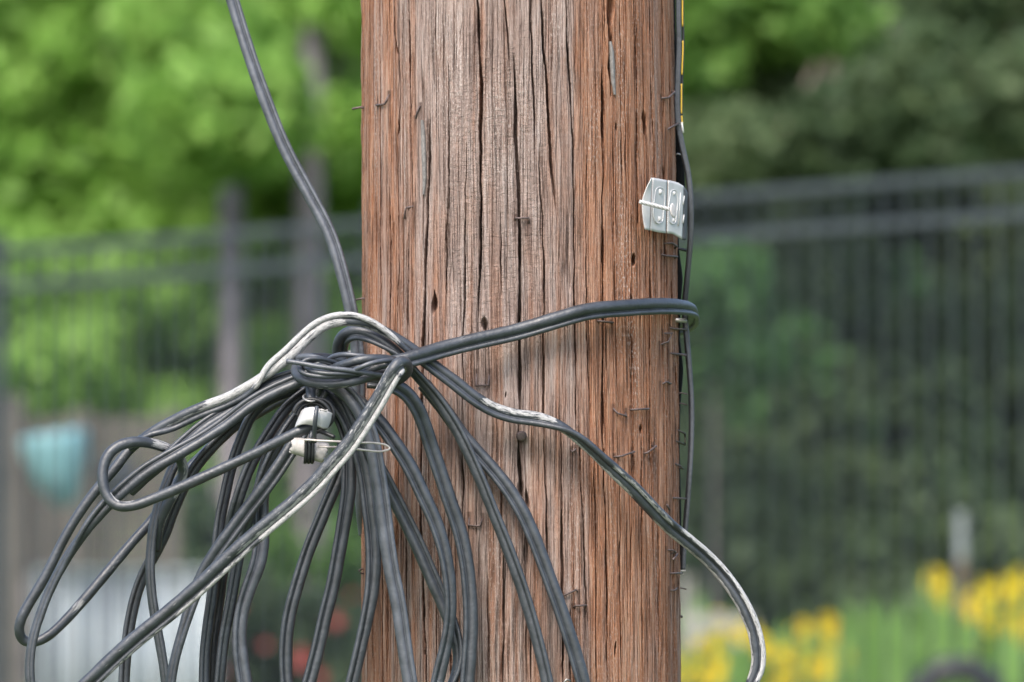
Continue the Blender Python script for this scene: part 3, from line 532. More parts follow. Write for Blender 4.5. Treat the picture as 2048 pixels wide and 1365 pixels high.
cable('pale grey strand hanging straight in front of the pole left edge', [(650,765,-.20),(678,778,-.205),(700,798,-.208),(720,830,-.21),(735,867,-.21),(749,935,-.21),(760,1004,-.21),(769,1072,-.21),(779,1141,-.21),(793,1209,-.21),(803,1278,-.21),(812,1334,-.21),(822,1395,-.21)], 10.2, 4.6, [150,150,150,155,160,160,155,150,150,150,145,140,140], m='cable_lt')
cable('dark double cable following the left edge of the pole and curving out at the bottom', [(640,775,-.17),(668,795,-.172),(695,830,-.175),(717,880,-.178),(736,950,-.18),(745,1021,-.182),(751,1072,-.182),(752,1134,-.182),(746,1192,-.182),(735,1244,-.182),(724,1295,-.182),(714,1338,-.182),(700,1395,-.182)], 9.2, 4.8, [35,35,30,10,5,5,10,25,40,50,50,50,50])
cable('dark cable left of the pole hanging straight and drifting left', [(645,780,-.16),(672,810,-.16),(694,850,-.162),(704,890,-.165),(703,934,-.168),(702,985,-.17),(696,1025,-.17),(688,1070,-.17),(677,1130,-.17),(667,1182,-.17),(654,1233,-.17),(643,1284,-.17),(630,1336,-.17),(614,1395,-.17)], 9.0, 4.4, [0,0,0,0,0,10,20,30,35,35,35,35,35,35])
cable('dark cable bowing left between the pale one and the pole', [(690,880,-.15),(691,925,-.15),(679,960,-.152),(658,1008,-.154),(640,1052,-.155),(622,1096,-.156),(608,1138,-.157),(596,1179,-.158),(586,1215,-.158),(579,1250,-.158),(575,1297,-.158),(575,1340,-.158),(580,1395,-.158)], 8.8, 4.4, [40]*13)

# ------------------------------------------------------------------ the knot: turns of the same cable bound round the bundle
KL = 'cables bound round the neck of the coil'
def turn(label, pts, r, paint=None, m='cable'):
    q, u = spline([P(*p) for p in pts]); o = tube_mesh('cable_turn', q, r * MM, M[m], None, (0.05, 0, 1), paint, u, seed=pts[0][0])
    return props(o, label, 'cable turn', KL)
turn('thick lowest turn of the knot, curling round its left end with a white scuff', [(690,722,-.17),(640,716,-.18),(604,722,-.195),(592,738,-.212),(596,753,-.228),(612,763,-.236),(640,768,-.24),(676,768,-.241),(712,762,-.240),(745,752,-.232),(775,748,-.215)], 9.8, [(5.5,8.8,290,28,.5)])
turn('thin turn forming the upper left eye of the knot', [(700,738,-.20),(670,726,-.22),(645,718,-.232),(620,717,-.236),(602,724,-.236),(595,735,-.24),(603,746,-.246),(625,752,-.25),(655,754,-.25),(690,753,-.246),(725,752,-.235)], 4.4)
turn('thin inner turn just under the loose tip', [(610,731,-.236),(614,739,-.243),(632,745,-.25),(655,748,-.252),(685,748,-.25),(715,749,-.243),(740,751,-.23)], 4.4)
turn('loose cut tip of thin wire pointing left out of the knot', [(573,723,-.245),(590,725,-.247),(612,729,-.25),(640,734,-.252),(672,738,-.252),(700,741,-.25),(732,746,-.246),(762,751,-.238),(785,756,-.225)], 4.6, m='cable_lt')
turn('thick turn rising to the right across the middle of the knot', [(640,744,-.20),(662,739,-.22),(684,731,-.236),(709,723,-.242),(737,718,-.242),(764,718,-.236),(790,722,-.225),(805,730,-.21)], 8.6)
turn('thin turn lying along the right half of the knot top', [(700,744,-.245),(718,736,-.252),(740,727,-.252),(764,722,-.246),(786,720,-.232)], 4.4, m='cable_lt')
turn('rear turn humped over the top of the knot', [(655,722,-.19),(668,713,-.205),(688,709,-.215),(712,711,-.218),(742,716,-.214),(780,722,-.20)], 5.2, m='cable_lt')
turn('turn showing at the top left corner of the knot', [(585,722,-.19),(598,715,-.20),(622,714,-.21),(650,722,-.214),(680,735,-.21)], 6.5, m='cable_lt')
turn('white-scuffed turn at the right end of the knot, below the fold', [(715,752,-.225),(733,744,-.236),(753,734,-.238),(775,729,-.232),(800,734,-.215)], 7.6, [(0.5,4,60,60,.45)])
turn('broad core turn filling the middle of the knot', [(625,746,-.205),(650,749,-.218),(690,750,-.226),(730,752,-.226),(770,752,-.216),(800,750,-.20)], 9.5)
turn('core turn at the back of the knot', [(600,742,-.19),(640,738,-.195),(690,736,-.198),(740,736,-.198),(800,740,-.19)], 11)

# ------------------------------------------------------------------ drop-wire clamp hanging under the knot
clamp = empty('drop_wire_clamp', P(625, 870, -.23), 'chalky white metal clamp hanging under the knot with black wire wound round it', 'clamp')
def ctube(name, pts, r, m, seg=10):
    q, _ = spline([P(*p) for p in pts], 0.0012); b = MB(); b.tube(q, r * MM, seg); return b.build(name, m, clamp, True)
ctube('neck', [(620,765,-.215),(621,780,-.222),(622,800,-.228),(624,815,-.23)], 9.6, M['cable'], 16)
def ell(cx, cy, rx, ry, Y, a0=0, a1=360, n=40, tilt=0, dy=0.0):
    return [(cx + rx * math.cos(R(t)) * math.cos(R(tilt)) - ry * math.sin(R(t)) * math.sin(R(tilt)), cy + rx * math.cos(R(t)) * math.sin(R(tilt)) + ry * math.sin(R(t)) * math.cos(R(tilt)), Y + dy * math.sin(R(t))) for t in np.linspace(a0, a1, n)]
ctube('ring', ell(620, 796, 14, 7, -.232, 0, 358, 30, 8, -.010), 2.0, M['steel'])
ctube('wound_wire', ell(624, 832, 37, 33, -.238, -178, 92, 36, 8), 4.2, M['black'])
ctube('wound_wire', ell(625, 834, 31, 27, -.235, -185, 60, 30, 8), 3.6, M['black'])
ctube('wound_wire', ell(638, 829, 29, 31, -.231, -150, 95, 30, 12), 4.0, M['black'])
ctube('wound_wire', ell(628, 836, 24, 22, -.232, -190, 10, 24, 5), 3.4, M['black'])
def sheet(name, grid, thick, m, parent):
    """grid rows of (px,py,Y) -> curved sheet with thickness"""
    G = np.array([[P(*p) for p in row] for row in grid])
    def up(A, k):   # resample along axis 0 with splines
        return np.array([spline(A[:, j], 99)[0] for j in range(A.shape[1])])
    def dens(A):
        out = []
        for row in A:
            t = np.linspace(0, len(row) - 1, 5 * (len(row) - 1) + 1); out.append(np.stack([np.interp(t, np.arange(len(row)), row[:, c]) for c in range(3)], -1))
        return np.array(out)
    D = dens(G); D = np.swapaxes(dens(np.swapaxes(D, 0, 1)), 0, 1)
    for _ in range(3):
        D[1:-1] = (D[:-2] + 2 * D[1:-1] + D[2:]) / 4; D[:, 1:-1] = (D[:, :-2] + 2 * D[:, 1:-1] + D[:, 2:]) / 4
    r, c = D.shape[:2]; V = D.reshape(-1, 3); i, j = np.meshgrid(np.arange(r - 1), np.arange(c - 1), indexing='ij'); q = (i * c + j).ravel()
    o = mesh_np(name, V, np.stack([q, q + c, q + c + 1, q + 1], -1), m, parent)
    s = o.modifiers.new('solid', 'SOLIDIFY'); s.thickness = thick; s.offset = 0; return o
sheet('upper_shell', [[(603,823,-.235),(611,817,-.246),(622,815,-.252),(634,816,-.254)],[(598,835,-.235),(606,830,-.249),(618,829,-.256),(632,830,-.258)],[(593,847,-.235),(601,842,-.249),(615,840,-.256),(632,842,-.258)],[(590,857,-.235),(597,851,-.246),(611,848,-.252),(633,852,-.254)]], 0.0012, M['white_metal'], clamp)
sheet('upper_flap', [[(636,817,-.252),(645,822,-.250),(655,823,-.246),(664,827,-.238)],[(634,834,-.256),(644,837,-.253),(652,839,-.248),(661,842,-.240)],[(632,852,-.252),(642,856,-.250),(648,858,-.245),(655,857,-.238)]], 0.0012, M['white_metal'], clamp)
ctube('torn_edge', [(640,820,-.256),(646,819,-.258),(650,824,-.255),(655,821,-.252)], 1.8, M['scratched'], 6)
# lower tube-like shell
def barrel(name, c0, c1, r0, r1, Y, m, jag=0.0):
    a = P(c0[0], c0[1], Y); c = P(c1[0], c1[1], Y); n = 10; q = [a + (c - a) * k / (n - 1) for k in range(n)]
    V, F, _ = sweep(np.array(q), np.linspace(r0, r1, n) * MM, 20, False)
    V = V.reshape(n, 20, 3); V[0] += (c - a) / np.linalg.norm(c - a) * (np.sin(np.arange(20) * 1.9) * jag * MM)[:, None]; V[-1] += (c - a) / np.linalg.norm(c - a) * (np.sin(np.arange(20) * 2.7) * jag * MM)[:, None]
    o = mesh_np(name, V.reshape(-1, 3), F, m, clamp); s = o.modifiers.new('solid', 'SOLIDIFY'); s.thickness = 0.0012; return o
barrel('lower_shell', (584, 889), (652, 907), 17, 20, -.236, M['scratched'], 2.5)
for k, dx in enumerate((-8, -1, 6)):
    ctube('wound_wire', [(622 + dx - 2, 886, -.236), (620 + dx, 884, -.248), (620 + dx, 900, -.2475), (619 + dx, 918, -.2445), (618 + dx, 926, -.236), (620 + dx, 920, -.228)], 3.5, M['black'])
ctube('strap', [(634,815,-.258),(632,826,-.262),(630,845,-.262),(629,865,-.256),(629,885,-.25)], 4.4, M['cable'])
ctube('strap', [(624,862,-.246),(622,872,-.25),(621,886,-.249)], 3.6, M['cable'])
ctube('cut_end', [(635,862,-.236),(648,866,-.24),(660,871,-.242),(669,875,-.243)], 4.2, M['black'])
wl_ = ctube('bail_wire', [(612,884,-.249),(609,881,-.252),(640,882,-.255),(666,883,-.254),(718,886,-.240),(754,887,-.232),(776,892,-.23),(782,897,-.23),(769,902,-.232),(725,900,-.238),(681,895,-.246),(650,894,-.252),(636,893,-.250)], 2.1, M['wire'], 8)

# ------------------------------------------------------------------ white metal plate nailed at the right edge
plate = empty('metal_plate', P(1330, 420, -.09), 'folded white metal plate with stamped ovals pinned to the right side of the pole', 'metal plate')
def Yp(px): return {0: 0}.get(px, -0.118 + (px - 1283) * 0.00068)
def psheet(name, cols, m='white_metal'):
    # cols: list of (x_top, y_top, x_bot, y_bot)
    g = []
    for t in np.linspace(0, 1, 5): g.append([(xt + (xb - xt) * t, yt + (yb - yt) * t, Yp(xt)) for xt, yt, xb, yb in cols])
    return sheet(name, g, 0.0009, M[m], plate)
g = []
for t, xl in ((0, 1302), (.2, 1292), (.42, 1284), (.6, 1284), (.8, 1286), (1, 1290)):
    xr = 1303.5 - 5 * t; g.append([(xl, 357 + 102 * t + (0 if t else 2), Yp(1290)), ((xl + xr) / 2, 356 + 104 * t, Yp(1294)), (xr, 356 + 105 * t, Yp(1300))])
sheet('left_flap', g, 0.0009, M['white_metal'], plate)
psheet('panel', [(1305.5,356,1300.5,461),(1318,358,1315,465),(1333.5,361,1331,467)])
psheet('panel', [(1336,361,1334,467),(1347,363,1345,468),(1356,366,1352,472),(1367,373,1364,479)])
psheet('side_flap', [(1368.5,375,1365.5,480),(1372,380,1370,482),(1375,386,1372,478)], 'darkpot')
for (cx, cy, rx, hh) in ((1318.5, 411, 8.5, 27), (1346.5, 414, 6.5, 27)):
    oval = [(cx + rx * math.cos(t) - (hh if math.sin(t) > 0 else -hh) * 0.035, cy + rx * 1.1 * math.sin(t) + (hh if math.sin(t) > 0 else -hh)) for t in np.linspace(0.02, 2 * math.pi + .02, 25)]
    q, _ = spline([P(x, y, Yp(x) - 0.0003) for x, y in oval], 0.0008)
    b = MB(); b.tube(q, 1.2 * MM, 8); b.build('stamped_oval', M['white_metal'], plate, True)
    for sg in (-1, 1):
        c_ = P(cx - sg * 1, cy + sg * hh, Yp(cx)); b = MB(); b.tube([c_ + [0, .0006, 0], c_ + [0, -.0004, 0], c_ + [0, -.0008, 0]], np.array([rx * .62, rx * .6, rx * .3]) * MM, 14); b.build('stamped_dimple', M['white_metal'], plate, True)
for (x0, y0, x1, y1) in ((1361, 386, 1357, 452), (1368.5, 392, 1366, 410), (1368, 430, 1366, 447)):
    b = MB(); b.tube([P(x0, y0, Yp(x0) - .0002), P((x0 + x1) / 2, (y0 + y1) / 2, Yp(x0) - .0012), P(x1, y1, Yp(x1) - .0002)], 1.4 * MM, 8); b.build('stamped_rib', M['white_metal'], plate, True)
# twisted shank nail lying across it
nail = empty('twisted_nail', P(1315, 412, -.10), 'white twisted-shank nail with a flat round head driven across the folded plate', 'nail')
A0 = P(1279, 404, -.126); A1 = P(1338, 419, -.121); ax = A1 - A0; L_ = np.linalg.norm(ax); ax /= L_
e1 = np.cross(ax, [0, 1, 0]); e1 /= np.linalg.norm(e1); e2 = np.cross(ax, e1)
b = MB()
for k in range(3):
    q = [A0 + ax * L_ * s + (e1 * math.cos(2 * math.pi * k / 3 + s * 15) + e2 * math.sin(2 * math.pi * k / 3 + s * 15)) * 2.3 * MM for s in np.linspace(0, 1, 90)]
    b.tube(np.array(q), 2.1 * MM, 8)
b.build('shank', M['white_metal'], nail, True)
hd = ax * 0.55 + np.array([0.35, -0.75, 0.25]); hd /= np.linalg.norm(hd); h1 = np.cross(hd, [0, 0, 1]); h1 /= np.linalg.norm(h1); h2 = np.cross(hd, h1)
c0 = P(1344, 422, -.120); b = MB(); n_ = 24; V_ = []
for r_, d_ in ((0.0, 1.6), (3, 1.2), (7, 1.6), (9.5, 1.4), (10.5, 0), (9, -2.5), (3, -4)):
    V_ += [c0 + (h1 * math.cos(2 * math.pi * k / n_) * 0.95 + h2 * math.sin(2 * math.pi * k / n_) * 1.4) * r_ * MM + hd * (d_ + 3) * MM for k in range(n_)]
b.add(V_, [(q * n_ + k, (q + 1) * n_ + k, (q + 1) * n_ + (k + 1) % n_, q * n_ + (k + 1) % n_) for q in range(6) for k in range(n_)]); b.build('head', M['scratched'], nail, True)

# ------------------------------------------------------------------ flat black cable with yellow dashes at the right of the pole
flat = empty('flat_cable', P(1370, 400, -.02), 'flat black cable with yellow dashes running down beside the right edge of the pole', 'cable')
FP = [(1357,-60,-.02),(1357,30,-.02),(1358,100,-.02),(1355,170,-.02),(1355,230,-.02),(1364,290,-.02),(1376,340,-.02),(1382,400,-.02),(1383,460,-.018),(1379,520,-.015),(1373,580,-.01),(1370,620,-.005),(1374,670,-.005),(1379,730,-.008),(1384,800,-.01),(1384,870,-.012),(1381,940,-.014),(1376,1010,-.014),(1370,1080,-.014),(1367,1140,-.014)]
ribbon('jacket', [P(*p) for p in FP], [11*MM,11*MM,11*MM,12*MM,12*MM,11*MM,10*MM,10.5*MM,10*MM,9*MM,9*MM,9*MM,10*MM,9.5*MM,9*MM,9*MM,8.5*MM,8*MM,8*MM,8*MM], 0.0035, M['cable'], flat)
ribbon('side_web', [P(p[0] + (8.5 if p[1] < 260 else -5), p[1], p[2] + 0.003) for p in FP], [5*MM]*5 + [4*MM]*15, 0.003, M['black'], flat)
for (y0, y1) in ((-40, 54), (82, 150), (168, 228), (232, 246)):
    xs = lambda y: np.interp(y, [-60, 30, 100, 170, 230, 250], [1357, 1357, 1358, 1355, 1355, 1357]) + 8
    q = [P(xs(y), y, -.0215) for y in np.linspace(y0, y1, 8)]; q, _ = spline(q, .003); b = MB(); b.tube(q, 1.6 * MM, 8); b.build('yellow_dash', M['yellow'], flat, True)
b = MB(); b.tube([P(1363.5, 245, -.022), P(1365, 256, -.022), P(1366.5, 266, -.022)], 2.0 * MM, 8); b.build('white_tag', M['white_tape'], flat, True)
b = MB(); b.box(P(1366, 1141.5, -.014), (10 * MM, .004, 2.4 * MM)); b.build('cut_end', M['steel'], flat)

# ------------------------------------------------------------------ foliage helpers
def leaves(centers, radii, n, size, seed=0, squash=0.7, aspect=0.55, shade=None):
    r = np.random.default_rng(seed); centers = np.asarray(centers, float); radii = np.asarray(radii, float)
    k = r.integers(0, len(centers), n); d = r.normal(size=(n, 3)); d /= np.linalg.norm(d, axis=1)[:, None]; rad = r.random(n) ** 0.45
    c = centers[k] + d * rad[:, None] * radii[k][:, None] * np.array([1, 1, squash])
    nrm = d * 0.6 + r.normal(size=(n, 3)) * 0.7 + np.array([0, 0, 0.5]); nrm /= np.linalg.norm(nrm, axis=1)[:, None]
    t = np.cross(nrm, r.normal(size=(n, 3))); t /= np.linalg.norm(t, axis=1)[:, None]; b = np.cross(nrm, t)
    s = size * (0.6 + 0.8 * r.random(n))[:, None]
    V = np.stack([c - t * s, c + b * s * aspect + nrm * s * .12, c + t * s, c - b * s * aspect + nrm * s * .12], 1).reshape(-1, 3)
    F = np.arange(4 * n).reshape(-1, 4)
    base = (shade[k] if shade is not None else r.random(len(centers))[k] * 0.6 + 0.1)
    a = np.repeat(np.clip(base + r.normal(size=n) * 0.16, 0, 1), 4)
    return V, F, a
def limb(b, p0, p1, r0, r1, bend=0.1, seed=0, n=9):
    r = np.random.default_rng(seed); p0 = np.array(p0, float); p1 = np.array(p1, float); L = np.linalg.norm(p1 - p0)
    m = (p0 + p1) / 2 + r.normal(size=3) * bend * L; t = np.linspace(0, 1, n)[:, None]; q = (1 - t) ** 2 * p0 + 2 * t * (1 - t) * m + t * t * p1
    b.tube(q, np.linspace(r0, r1, n), 10)
def tree(name, label, base, height, trunk_r, blobs, n, size, lm, bark='bark', cat='tree', lean=(0, 0), seed=0, nclump=60, group=None, clump=(0.25, 0.6), limbs=None):
    x, y = base; z = float(gz(x, y)); o = empty(name, (x, y, z), label, cat, group); b = MB(); r = np.random.default_rng(seed)
    top = np.array([x + lean[0], y + lean[1], z + height])
    limb(b, (x, y, z - .2), top, trunk_r, trunk_r * .35, 0.02, seed, 14)
    cs = []; rs = []; sh = []
    for (bx, by, bz, rx, ry, rz_) in blobs:
        for k in range(max(3, int(nclump * rx * rz_ / 3))):
            d = r.normal(size=3); d /= np.linalg.norm(d); rr = r.random() ** .4; cs.append([bx + d[0] * rx * rr, by + d[1] * ry * rr, bz + d[2] * rz_ * rr]); rs.append(r.uniform(*clump)); sh.append(r.random() * .75 + .05)
        limb(b, [x + lean[0] * .8, y + lean[1] * .8, z + height * .8], (bx, by, bz), trunk_r * .25, trunk_r * .12, 0.08, seed + int(bx * 10) % 50)
    for lb in (limbs or []): limb(b, lb[0], lb[1], lb[2], lb[2] * .4, 0.05, seed)
    b.build('trunk', M[bark], o, True)
    V, F, a = leaves(cs, rs, n, size, seed, 0.75, 0.6, np.array(sh)); mesh_np('crown', V, F, M[lm], o, False, {'leaf': a})
    return o
def W(px, py, d):     # point at camera distance d
    p = P(px, py, d - 5.4); return p

# trees beyond the fence
def blob(px, py, d, rx, ry, rz_): p = W(px, py, d); return (p[0], p[1], p[2], rx, ry, rz_)
def basexy(px, d): p = W(px, 700, d); return (p[0], p[1])
tree('leafy_tree', 'grey-trunked tree with bright green crown left of the pole, behind the black fence', basexy(432, 33.2), 5.0, 0.115, [blob(300, 130, 36, 1.2, .8, .7), blob(120, 260, 36, .9, .8, .5), blob(420, 290, 35.6, .7, .5, .35), blob(30, 40, 36, 1.1, .9, .7), blob(440, 180, 34.8, .45, .3, .4), blob(440, 230, 33.1, .22, .15, .22), blob(420, 70, 33.6, .3, .15, .2)], 26000, 0.085, 'leaf_bright', lean=(-.12, 1.9), seed=3)
tree('leafy_tree', 'tree with a pale trunk beside the pole and a high green crown', basexy(625, 33.8), 6.2, 0.115, [blob(690, 260, 36.4, .6, .5, .55), blob(540, 60, 36.4, .6, .5, .4), blob(700, 0, 36.4, .8, .7, .4), blob(560, 330, 36.2, .5, .4, .3), blob(640, 280, 34.6, .3, .3, .2), blob(600, -20, 34.6, .5, .3, .2), blob(760, 330, 35.4, .4, .4, .5)], 17000, 0.085, 'leaf_bright', lean=(.05, .8), seed=5)
tree('leafy_tree', 'brown-trunked tree at the far left edge behind the turquoise planter', basexy(185, 35.2), 6.0, 0.12, [blob(-60, 330, 37.5, 1.2, .8, .7), blob(180, 440, 37, .9, .7, .5), blob(-250, 0, 38, 1.6, 1.2, 1.2)], 12000, 0.09, 'leaf_bright', bark='bark_brown', lean=(-.5, 2.2), seed=8)
tree('leafy_tree', 'light green tree whose boughs show at the top right of the pole', basexy(1240, 39), 6.5, 0.12, [blob(1450, 20, 35.8, .42, .3, .2), blob(1375, 110, 35.8, .25, .3, .28), blob(1600, 50, 36, .15, .3, .12), blob(1250, -60, 37, 1.0, .7, .4)], 4200, 0.08, 'leaf_mid', seed=12)
tree('shrub', 'bright green shrub between the two grey trunks', basexy(530, 35.6), 2.6, 0.04, [blob(530, 600, 35.6, .45, .4, .6), blob(560, 780, 35.6, .45, .4, .5), blob(540, 450, 35.9, .4, .4, .35)], 8500, 0.07, 'leaf_bright', cat='shrub', seed=14)
tree('shrub', 'bright green shrub left of the grey trunk, seen through the fence pickets', basexy(300, 35.3), 2.6, 0.04, [blob(300, 560, 35.5, .45, .4, .5), blob(275, 950, 35, .4, .4, .55), blob(330, 1090, 34.8, .45, .4, .45), blob(240, 480, 35.6, .5, .4, .35)], 10000, 0.07, 'leaf_bright', cat='shrub', seed=16)
tree('shrub', 'green shrub at the left edge behind the black fence post', basexy(60, 35), 2.4, 0.04, [blob(50, 600, 35, .6, .6, .5), blob(150, 560, 35, .5, .6, .4), blob(110, 700, 34.8, .3, .4, .3), blob(20, 460, 35.2, .5, .4, .35)], 8500, 0.07, 'leaf_bright', cat='shrub', seed=18)
tree('shrub', 'low olive green shrub against the left side of the pole', basexy(640, 34.4), 1.6, 0.04, [blob(620, 1010, 34.4, .45, .5, .5), blob(700, 860, 35, .4, .5, .6), blob(480, 1050, 34.4, .35, .4, .45)], 7500, 0.07, 'leaf_mid', cat='shrub', seed=20)
tree('evergreen_tree', 'dark evergreen tree filling the middle of the right side', basexy(1650, 37), 6.0, 0.12, [blob(1560, 265, 35.0, .7, .25, .22), blob(1900, 230, 35.2, .7, .3, .3), blob(1650, 350, 37, 1.0, .6, .6), blob(1600, 620, 36.4, .9, .6, .6), blob(1620, 900, 36, 1.0, .6, .6), blob(1700, 1130, 35.6, 1.3, .6, .5), blob(1750, 130, 37.4, .8, .6, .5)], 26000, 0.07, 'leaf_dark', bark='bark_brown', cat='tree', seed=22)
tree('evergreen_tree', 'dark evergreen tree at the far right edge', basexy(2080, 38), 6.5, 0.12, [blob(2050, 100, 38, 1.0, .6, .6), blob(2020, 400, 37.4, .9, .6, .6), blob(2050, 700, 37, 1.0, .6, .7), blob(2060, 1020, 36.6, 1.1, .6, .7)], 22000, 0.07, 'leaf_dark', bark='bark_brown', cat='tree', seed=24)
tree('evergreen_tree', 'dark green tree directly behind the pole and just right of it', basexy(1300, 36.6), 5.5, 0.12, [blob(1400, 330, 36.8, .6, .5, .5), blob(1480, 230, 36.6, .5, .3, .3), blob(1330, 700, 36.4, .7, .6, .7), blob(1330, 1020, 36, .9, .6, .7), blob(1000, 500, 37, .8, .7, 1.6)], 19000, 0.07, 'leaf_dark', bark='bark_brown', cat='tree', seed=26)
tree('shrub', 'mid green bush showing close to the right edge of the pole', basexy(1430, 34.4), 2.4, 0.03, [blob(1435, 590, 34.4, .2, .3, .22), blob(1480, 690, 34.4, .18, .3, .16)], 1100, 0.055, 'leaf_deep', cat='shrub', seed=28)
tree('evergreen_tree', 'shady green tree behind the bright crowns at left', basexy(150, 41), 6.5, 0.12, [blob(100, 760, 41, 1.3, .7, .8), blob(420, 760, 41, 1.3, .7, .8), blob(700, 700, 41, 1.0, .7, .9), blob(200, 300, 41.6, 1.8, .7, 1.1), blob(620, 300, 41.6, 1.4, .7, 1.1)], 26000, 0.09, 'leaf_bright', bark='bark_brown', cat='tree', seed=30)
tree('shrub', 'low olive bush in front of the brown boards, right of the turquoise planter', basexy(410, 26.6), 0.6, 0.012, [blob(400, 1060, 26.6, .12, .12, .22), blob(440, 1180, 26.4, .13, .12, .16)], 1200, 0.035, 'leaf_rose', cat='shrub', seed=33, clump=(.05, .11), nclump=900)
# far wood on the hill, nobody could count its trees
r_ = np.random.default_rng(77); cs = np.stack([r_.uniform(-30, 30, 900), r_.uniform(44, 60, 900), np.zeros(900)], -1); cs[:, 2] = gz(cs[:, 0], cs[:, 1]) + r_.random(900) * 10
V, F, a = leaves(cs, np.full(900, 1.3), 60000, 0.22, 5); props(mesh_np('far_wood', V, F, M['leaf_deep'], None, False, {'leaf': a}), 'dark wooded slope far behind the fence and the garden trees', 'woodland', kind='stuff')

# ------------------------------------------------------------------ black metal fence
fA = W(0, 490, 24.4); fB = W(2048, 326, 20.2); fd = (fB - fA); fd[2] = 0; FL = np.linalg.norm(fd); fd /= FL; ztop = 3.185
fence = empty('metal_fence', (fA[0], fA[1], float(gz(fA[0], fA[1]))), 'black metal picket fence with twin top rails running behind the pole', 'fence')
rotF = np.array([[fd[0], -fd[1], 0], [fd[1], fd[0], 0], [0, 0, 1]])
S0, S1 = -2.2, FL + 2.2
for zr in (ztop - .022, ztop - .152 - .022, 1.15):
    b = MB(); mid = fA + fd * (S0 + S1) / 2; b.box((mid[0], mid[1], zr), (S1 - S0, .032, .032), rotF); b.build('rail', M['fence'], fence)
b = MB(); zb = 0.95; hgt = ztop - 0.03 - zb
for (sx_, sy_) in ((-1, -1),): b.box((0, 0, 0), (.013, .013, hgt), rotF)
pk = b.build('picket', M['fence']); pk.parent = fence; first = True; s = S0 + .06
while s < S1:
    p = fA + fd * s; o = pk if first else pk.copy()
    if not first: COL.objects.link(o); o.parent = fence
    first = False; o.location = (p[0] - fence.location[0], p[1] - fence.location[1], zb + hgt / 2 - fence.location[2]); s += .112
for s in (-0.03, 2.42, S1):
    p = fA + fd * s; b = MB(); b.box((p[0], p[1], (ztop + .03 + .7) / 2), (.064, .064, ztop + .03 - .7), rotF); b.box((p[0], p[1], ztop + .04), (.078, .078, .02), rotF); b.build('post', M['fence'], fence)

# ------------------------------------------------------------------ garden things behind the fence
# brown boarded wall at left
D = 27.5; wall = empty('board_wall', W(200, 1300, D), 'low brown weathered board wall at the lower left behind the planter', 'wall')
ppm = FPX / D
for k in range(9):
    yt = 835 + k * 36 ; x0 = -260; x1 = 350 - (k % 3) * 6; c0 = W(x0, yt, D); c1 = W(x1, yt + 35, D)
    b = MB(); b.box(((c0[0] + c1[0]) / 2, c0[1] + (k % 2) * .006, (c0[2] + c1[2]) / 2), (c1[0] - c0[0], .03, 33.5 / ppm)); b.build('board', M['shed'], wall)
for x in (-100, 25, 160, 340):
    c0 = W(x, 790 if x == 25 else 820, D - .06); b = MB(); b.box((c0[0], c0[1], (c0[2] + .9) / 2), (.10, .07, c0[2] - .9)); b.build('post', M['shed'], wall)
# corrugated pale sheet bed
D = 25.0; bed = empty('corrugated_bed', W(265, 1365, D), 'pale grey corrugated metal garden bed at the bottom left', 'garden bed')
c0 = W(70, 1140, D); c1 = W(432, 1140, D); xs = np.linspace(c0[0], c1[0], 150); ys = c0[1] + 0.018 * np.sin((xs - c0[0]) / 0.115 * 2 * math.pi); zt = c0[2]; zb = 0.9
V = np.concatenate([np.stack([xs, ys, np.full(150, zt)], -1), np.stack([xs, ys, np.full(150, zb)], -1)]); q = np.arange(149)
o = mesh_np('sheet', V, np.stack([q, q + 150, q + 151, q + 1], -1), M['sheet'], bed); sm = o.modifiers.new('solid', 'SOLIDIFY'); sm.thickness = .002
b = MB(); b.box(((c0[0] + c1[0]) / 2, c0[1], zt), (c1[0] - c0[0] + .02, .05, .02)); b.build('top_rail', M['sheet'], bed)
for cx in (c0[0], c1[0]):
    b = MB(); b.box((cx, c0[1], (zt + zb) / 2), (.04, .055, zt - zb)); b.build('corner_post', M['sheet'], bed)
    b = MB(); b.box((cx, c0[1] + .4, (zt + zb) / 2), (.006, .8, zt - zb)); b.build('side_panel', M['sheet'], bed)
# planters
def lathe(name, c, prof, m, parent, n=28, tilt=0):
    V = []; F = []
    for r, h in prof:
        for k in range(n):
            a = 2 * math.pi * k / n; x, z = r * math.cos(a), h; V.append((c[0] + x * math.cos(tilt) - z * math.sin(tilt), c[1] + r * math.sin(a), c[2] + x * math.sin(tilt) + z * math.cos(tilt)))
    for q in range(len(prof) - 1): F += [(q * n + k, q * n + (k + 1) % n, (q + 1) * n + (k + 1) % n, (q + 1) * n + k) for k in range(n)]
    b = MB(); b.add(V, F); return b.build(name, m, parent, True)
def stand(parent, c, r, zg):
    for k in range(3):
        a = 2 * math.pi * k / 3 + .5; b = MB(); b.tube([(c[0] + r * math.cos(a), c[1] + r * math.sin(a), c[2]), (c[0] + r * 1.3 * math.cos(a), c[1] + r * 1.3 * math.sin(a), zg)], .007, 8); b.build('leg', M['black'], parent, True)
    q = [(c[0] + r * math.cos(a), c[1] + r * math.sin(a), c[2]) for a in np.linspace(0, 2 * math.pi, 20)]; b = MB(); b.tube(np.array(q), .007, 6); b.build('hoop', M['black'], parent, True)
D = 24.6; c = W(128, 1015, D); t = empty('planter', c, 'turquoise glazed planter tapering to a point, in front of the brown boards', 'planter')
lathe('bowl', c, [(.0, 0), (.035, .005), (.07, .05), (.11, .13), (.138, .22), (.148, .29), (.142, .325), (.125, .29), (.0, .2)], M['teal'], t, tilt=R(9))
st_ = empty('plant_stand', (c[0], c[1], gz(c[0], c[1])), 'thin black wire stand holding the turquoise planter', 'plant stand'); stand(st_, (c[0] - .03, c[1], c[2] + .14), .105, .95)
c = W(235, 1000, D); t = empty('planter', c, 'slate grey round pot beside the turquoise planter', 'planter')
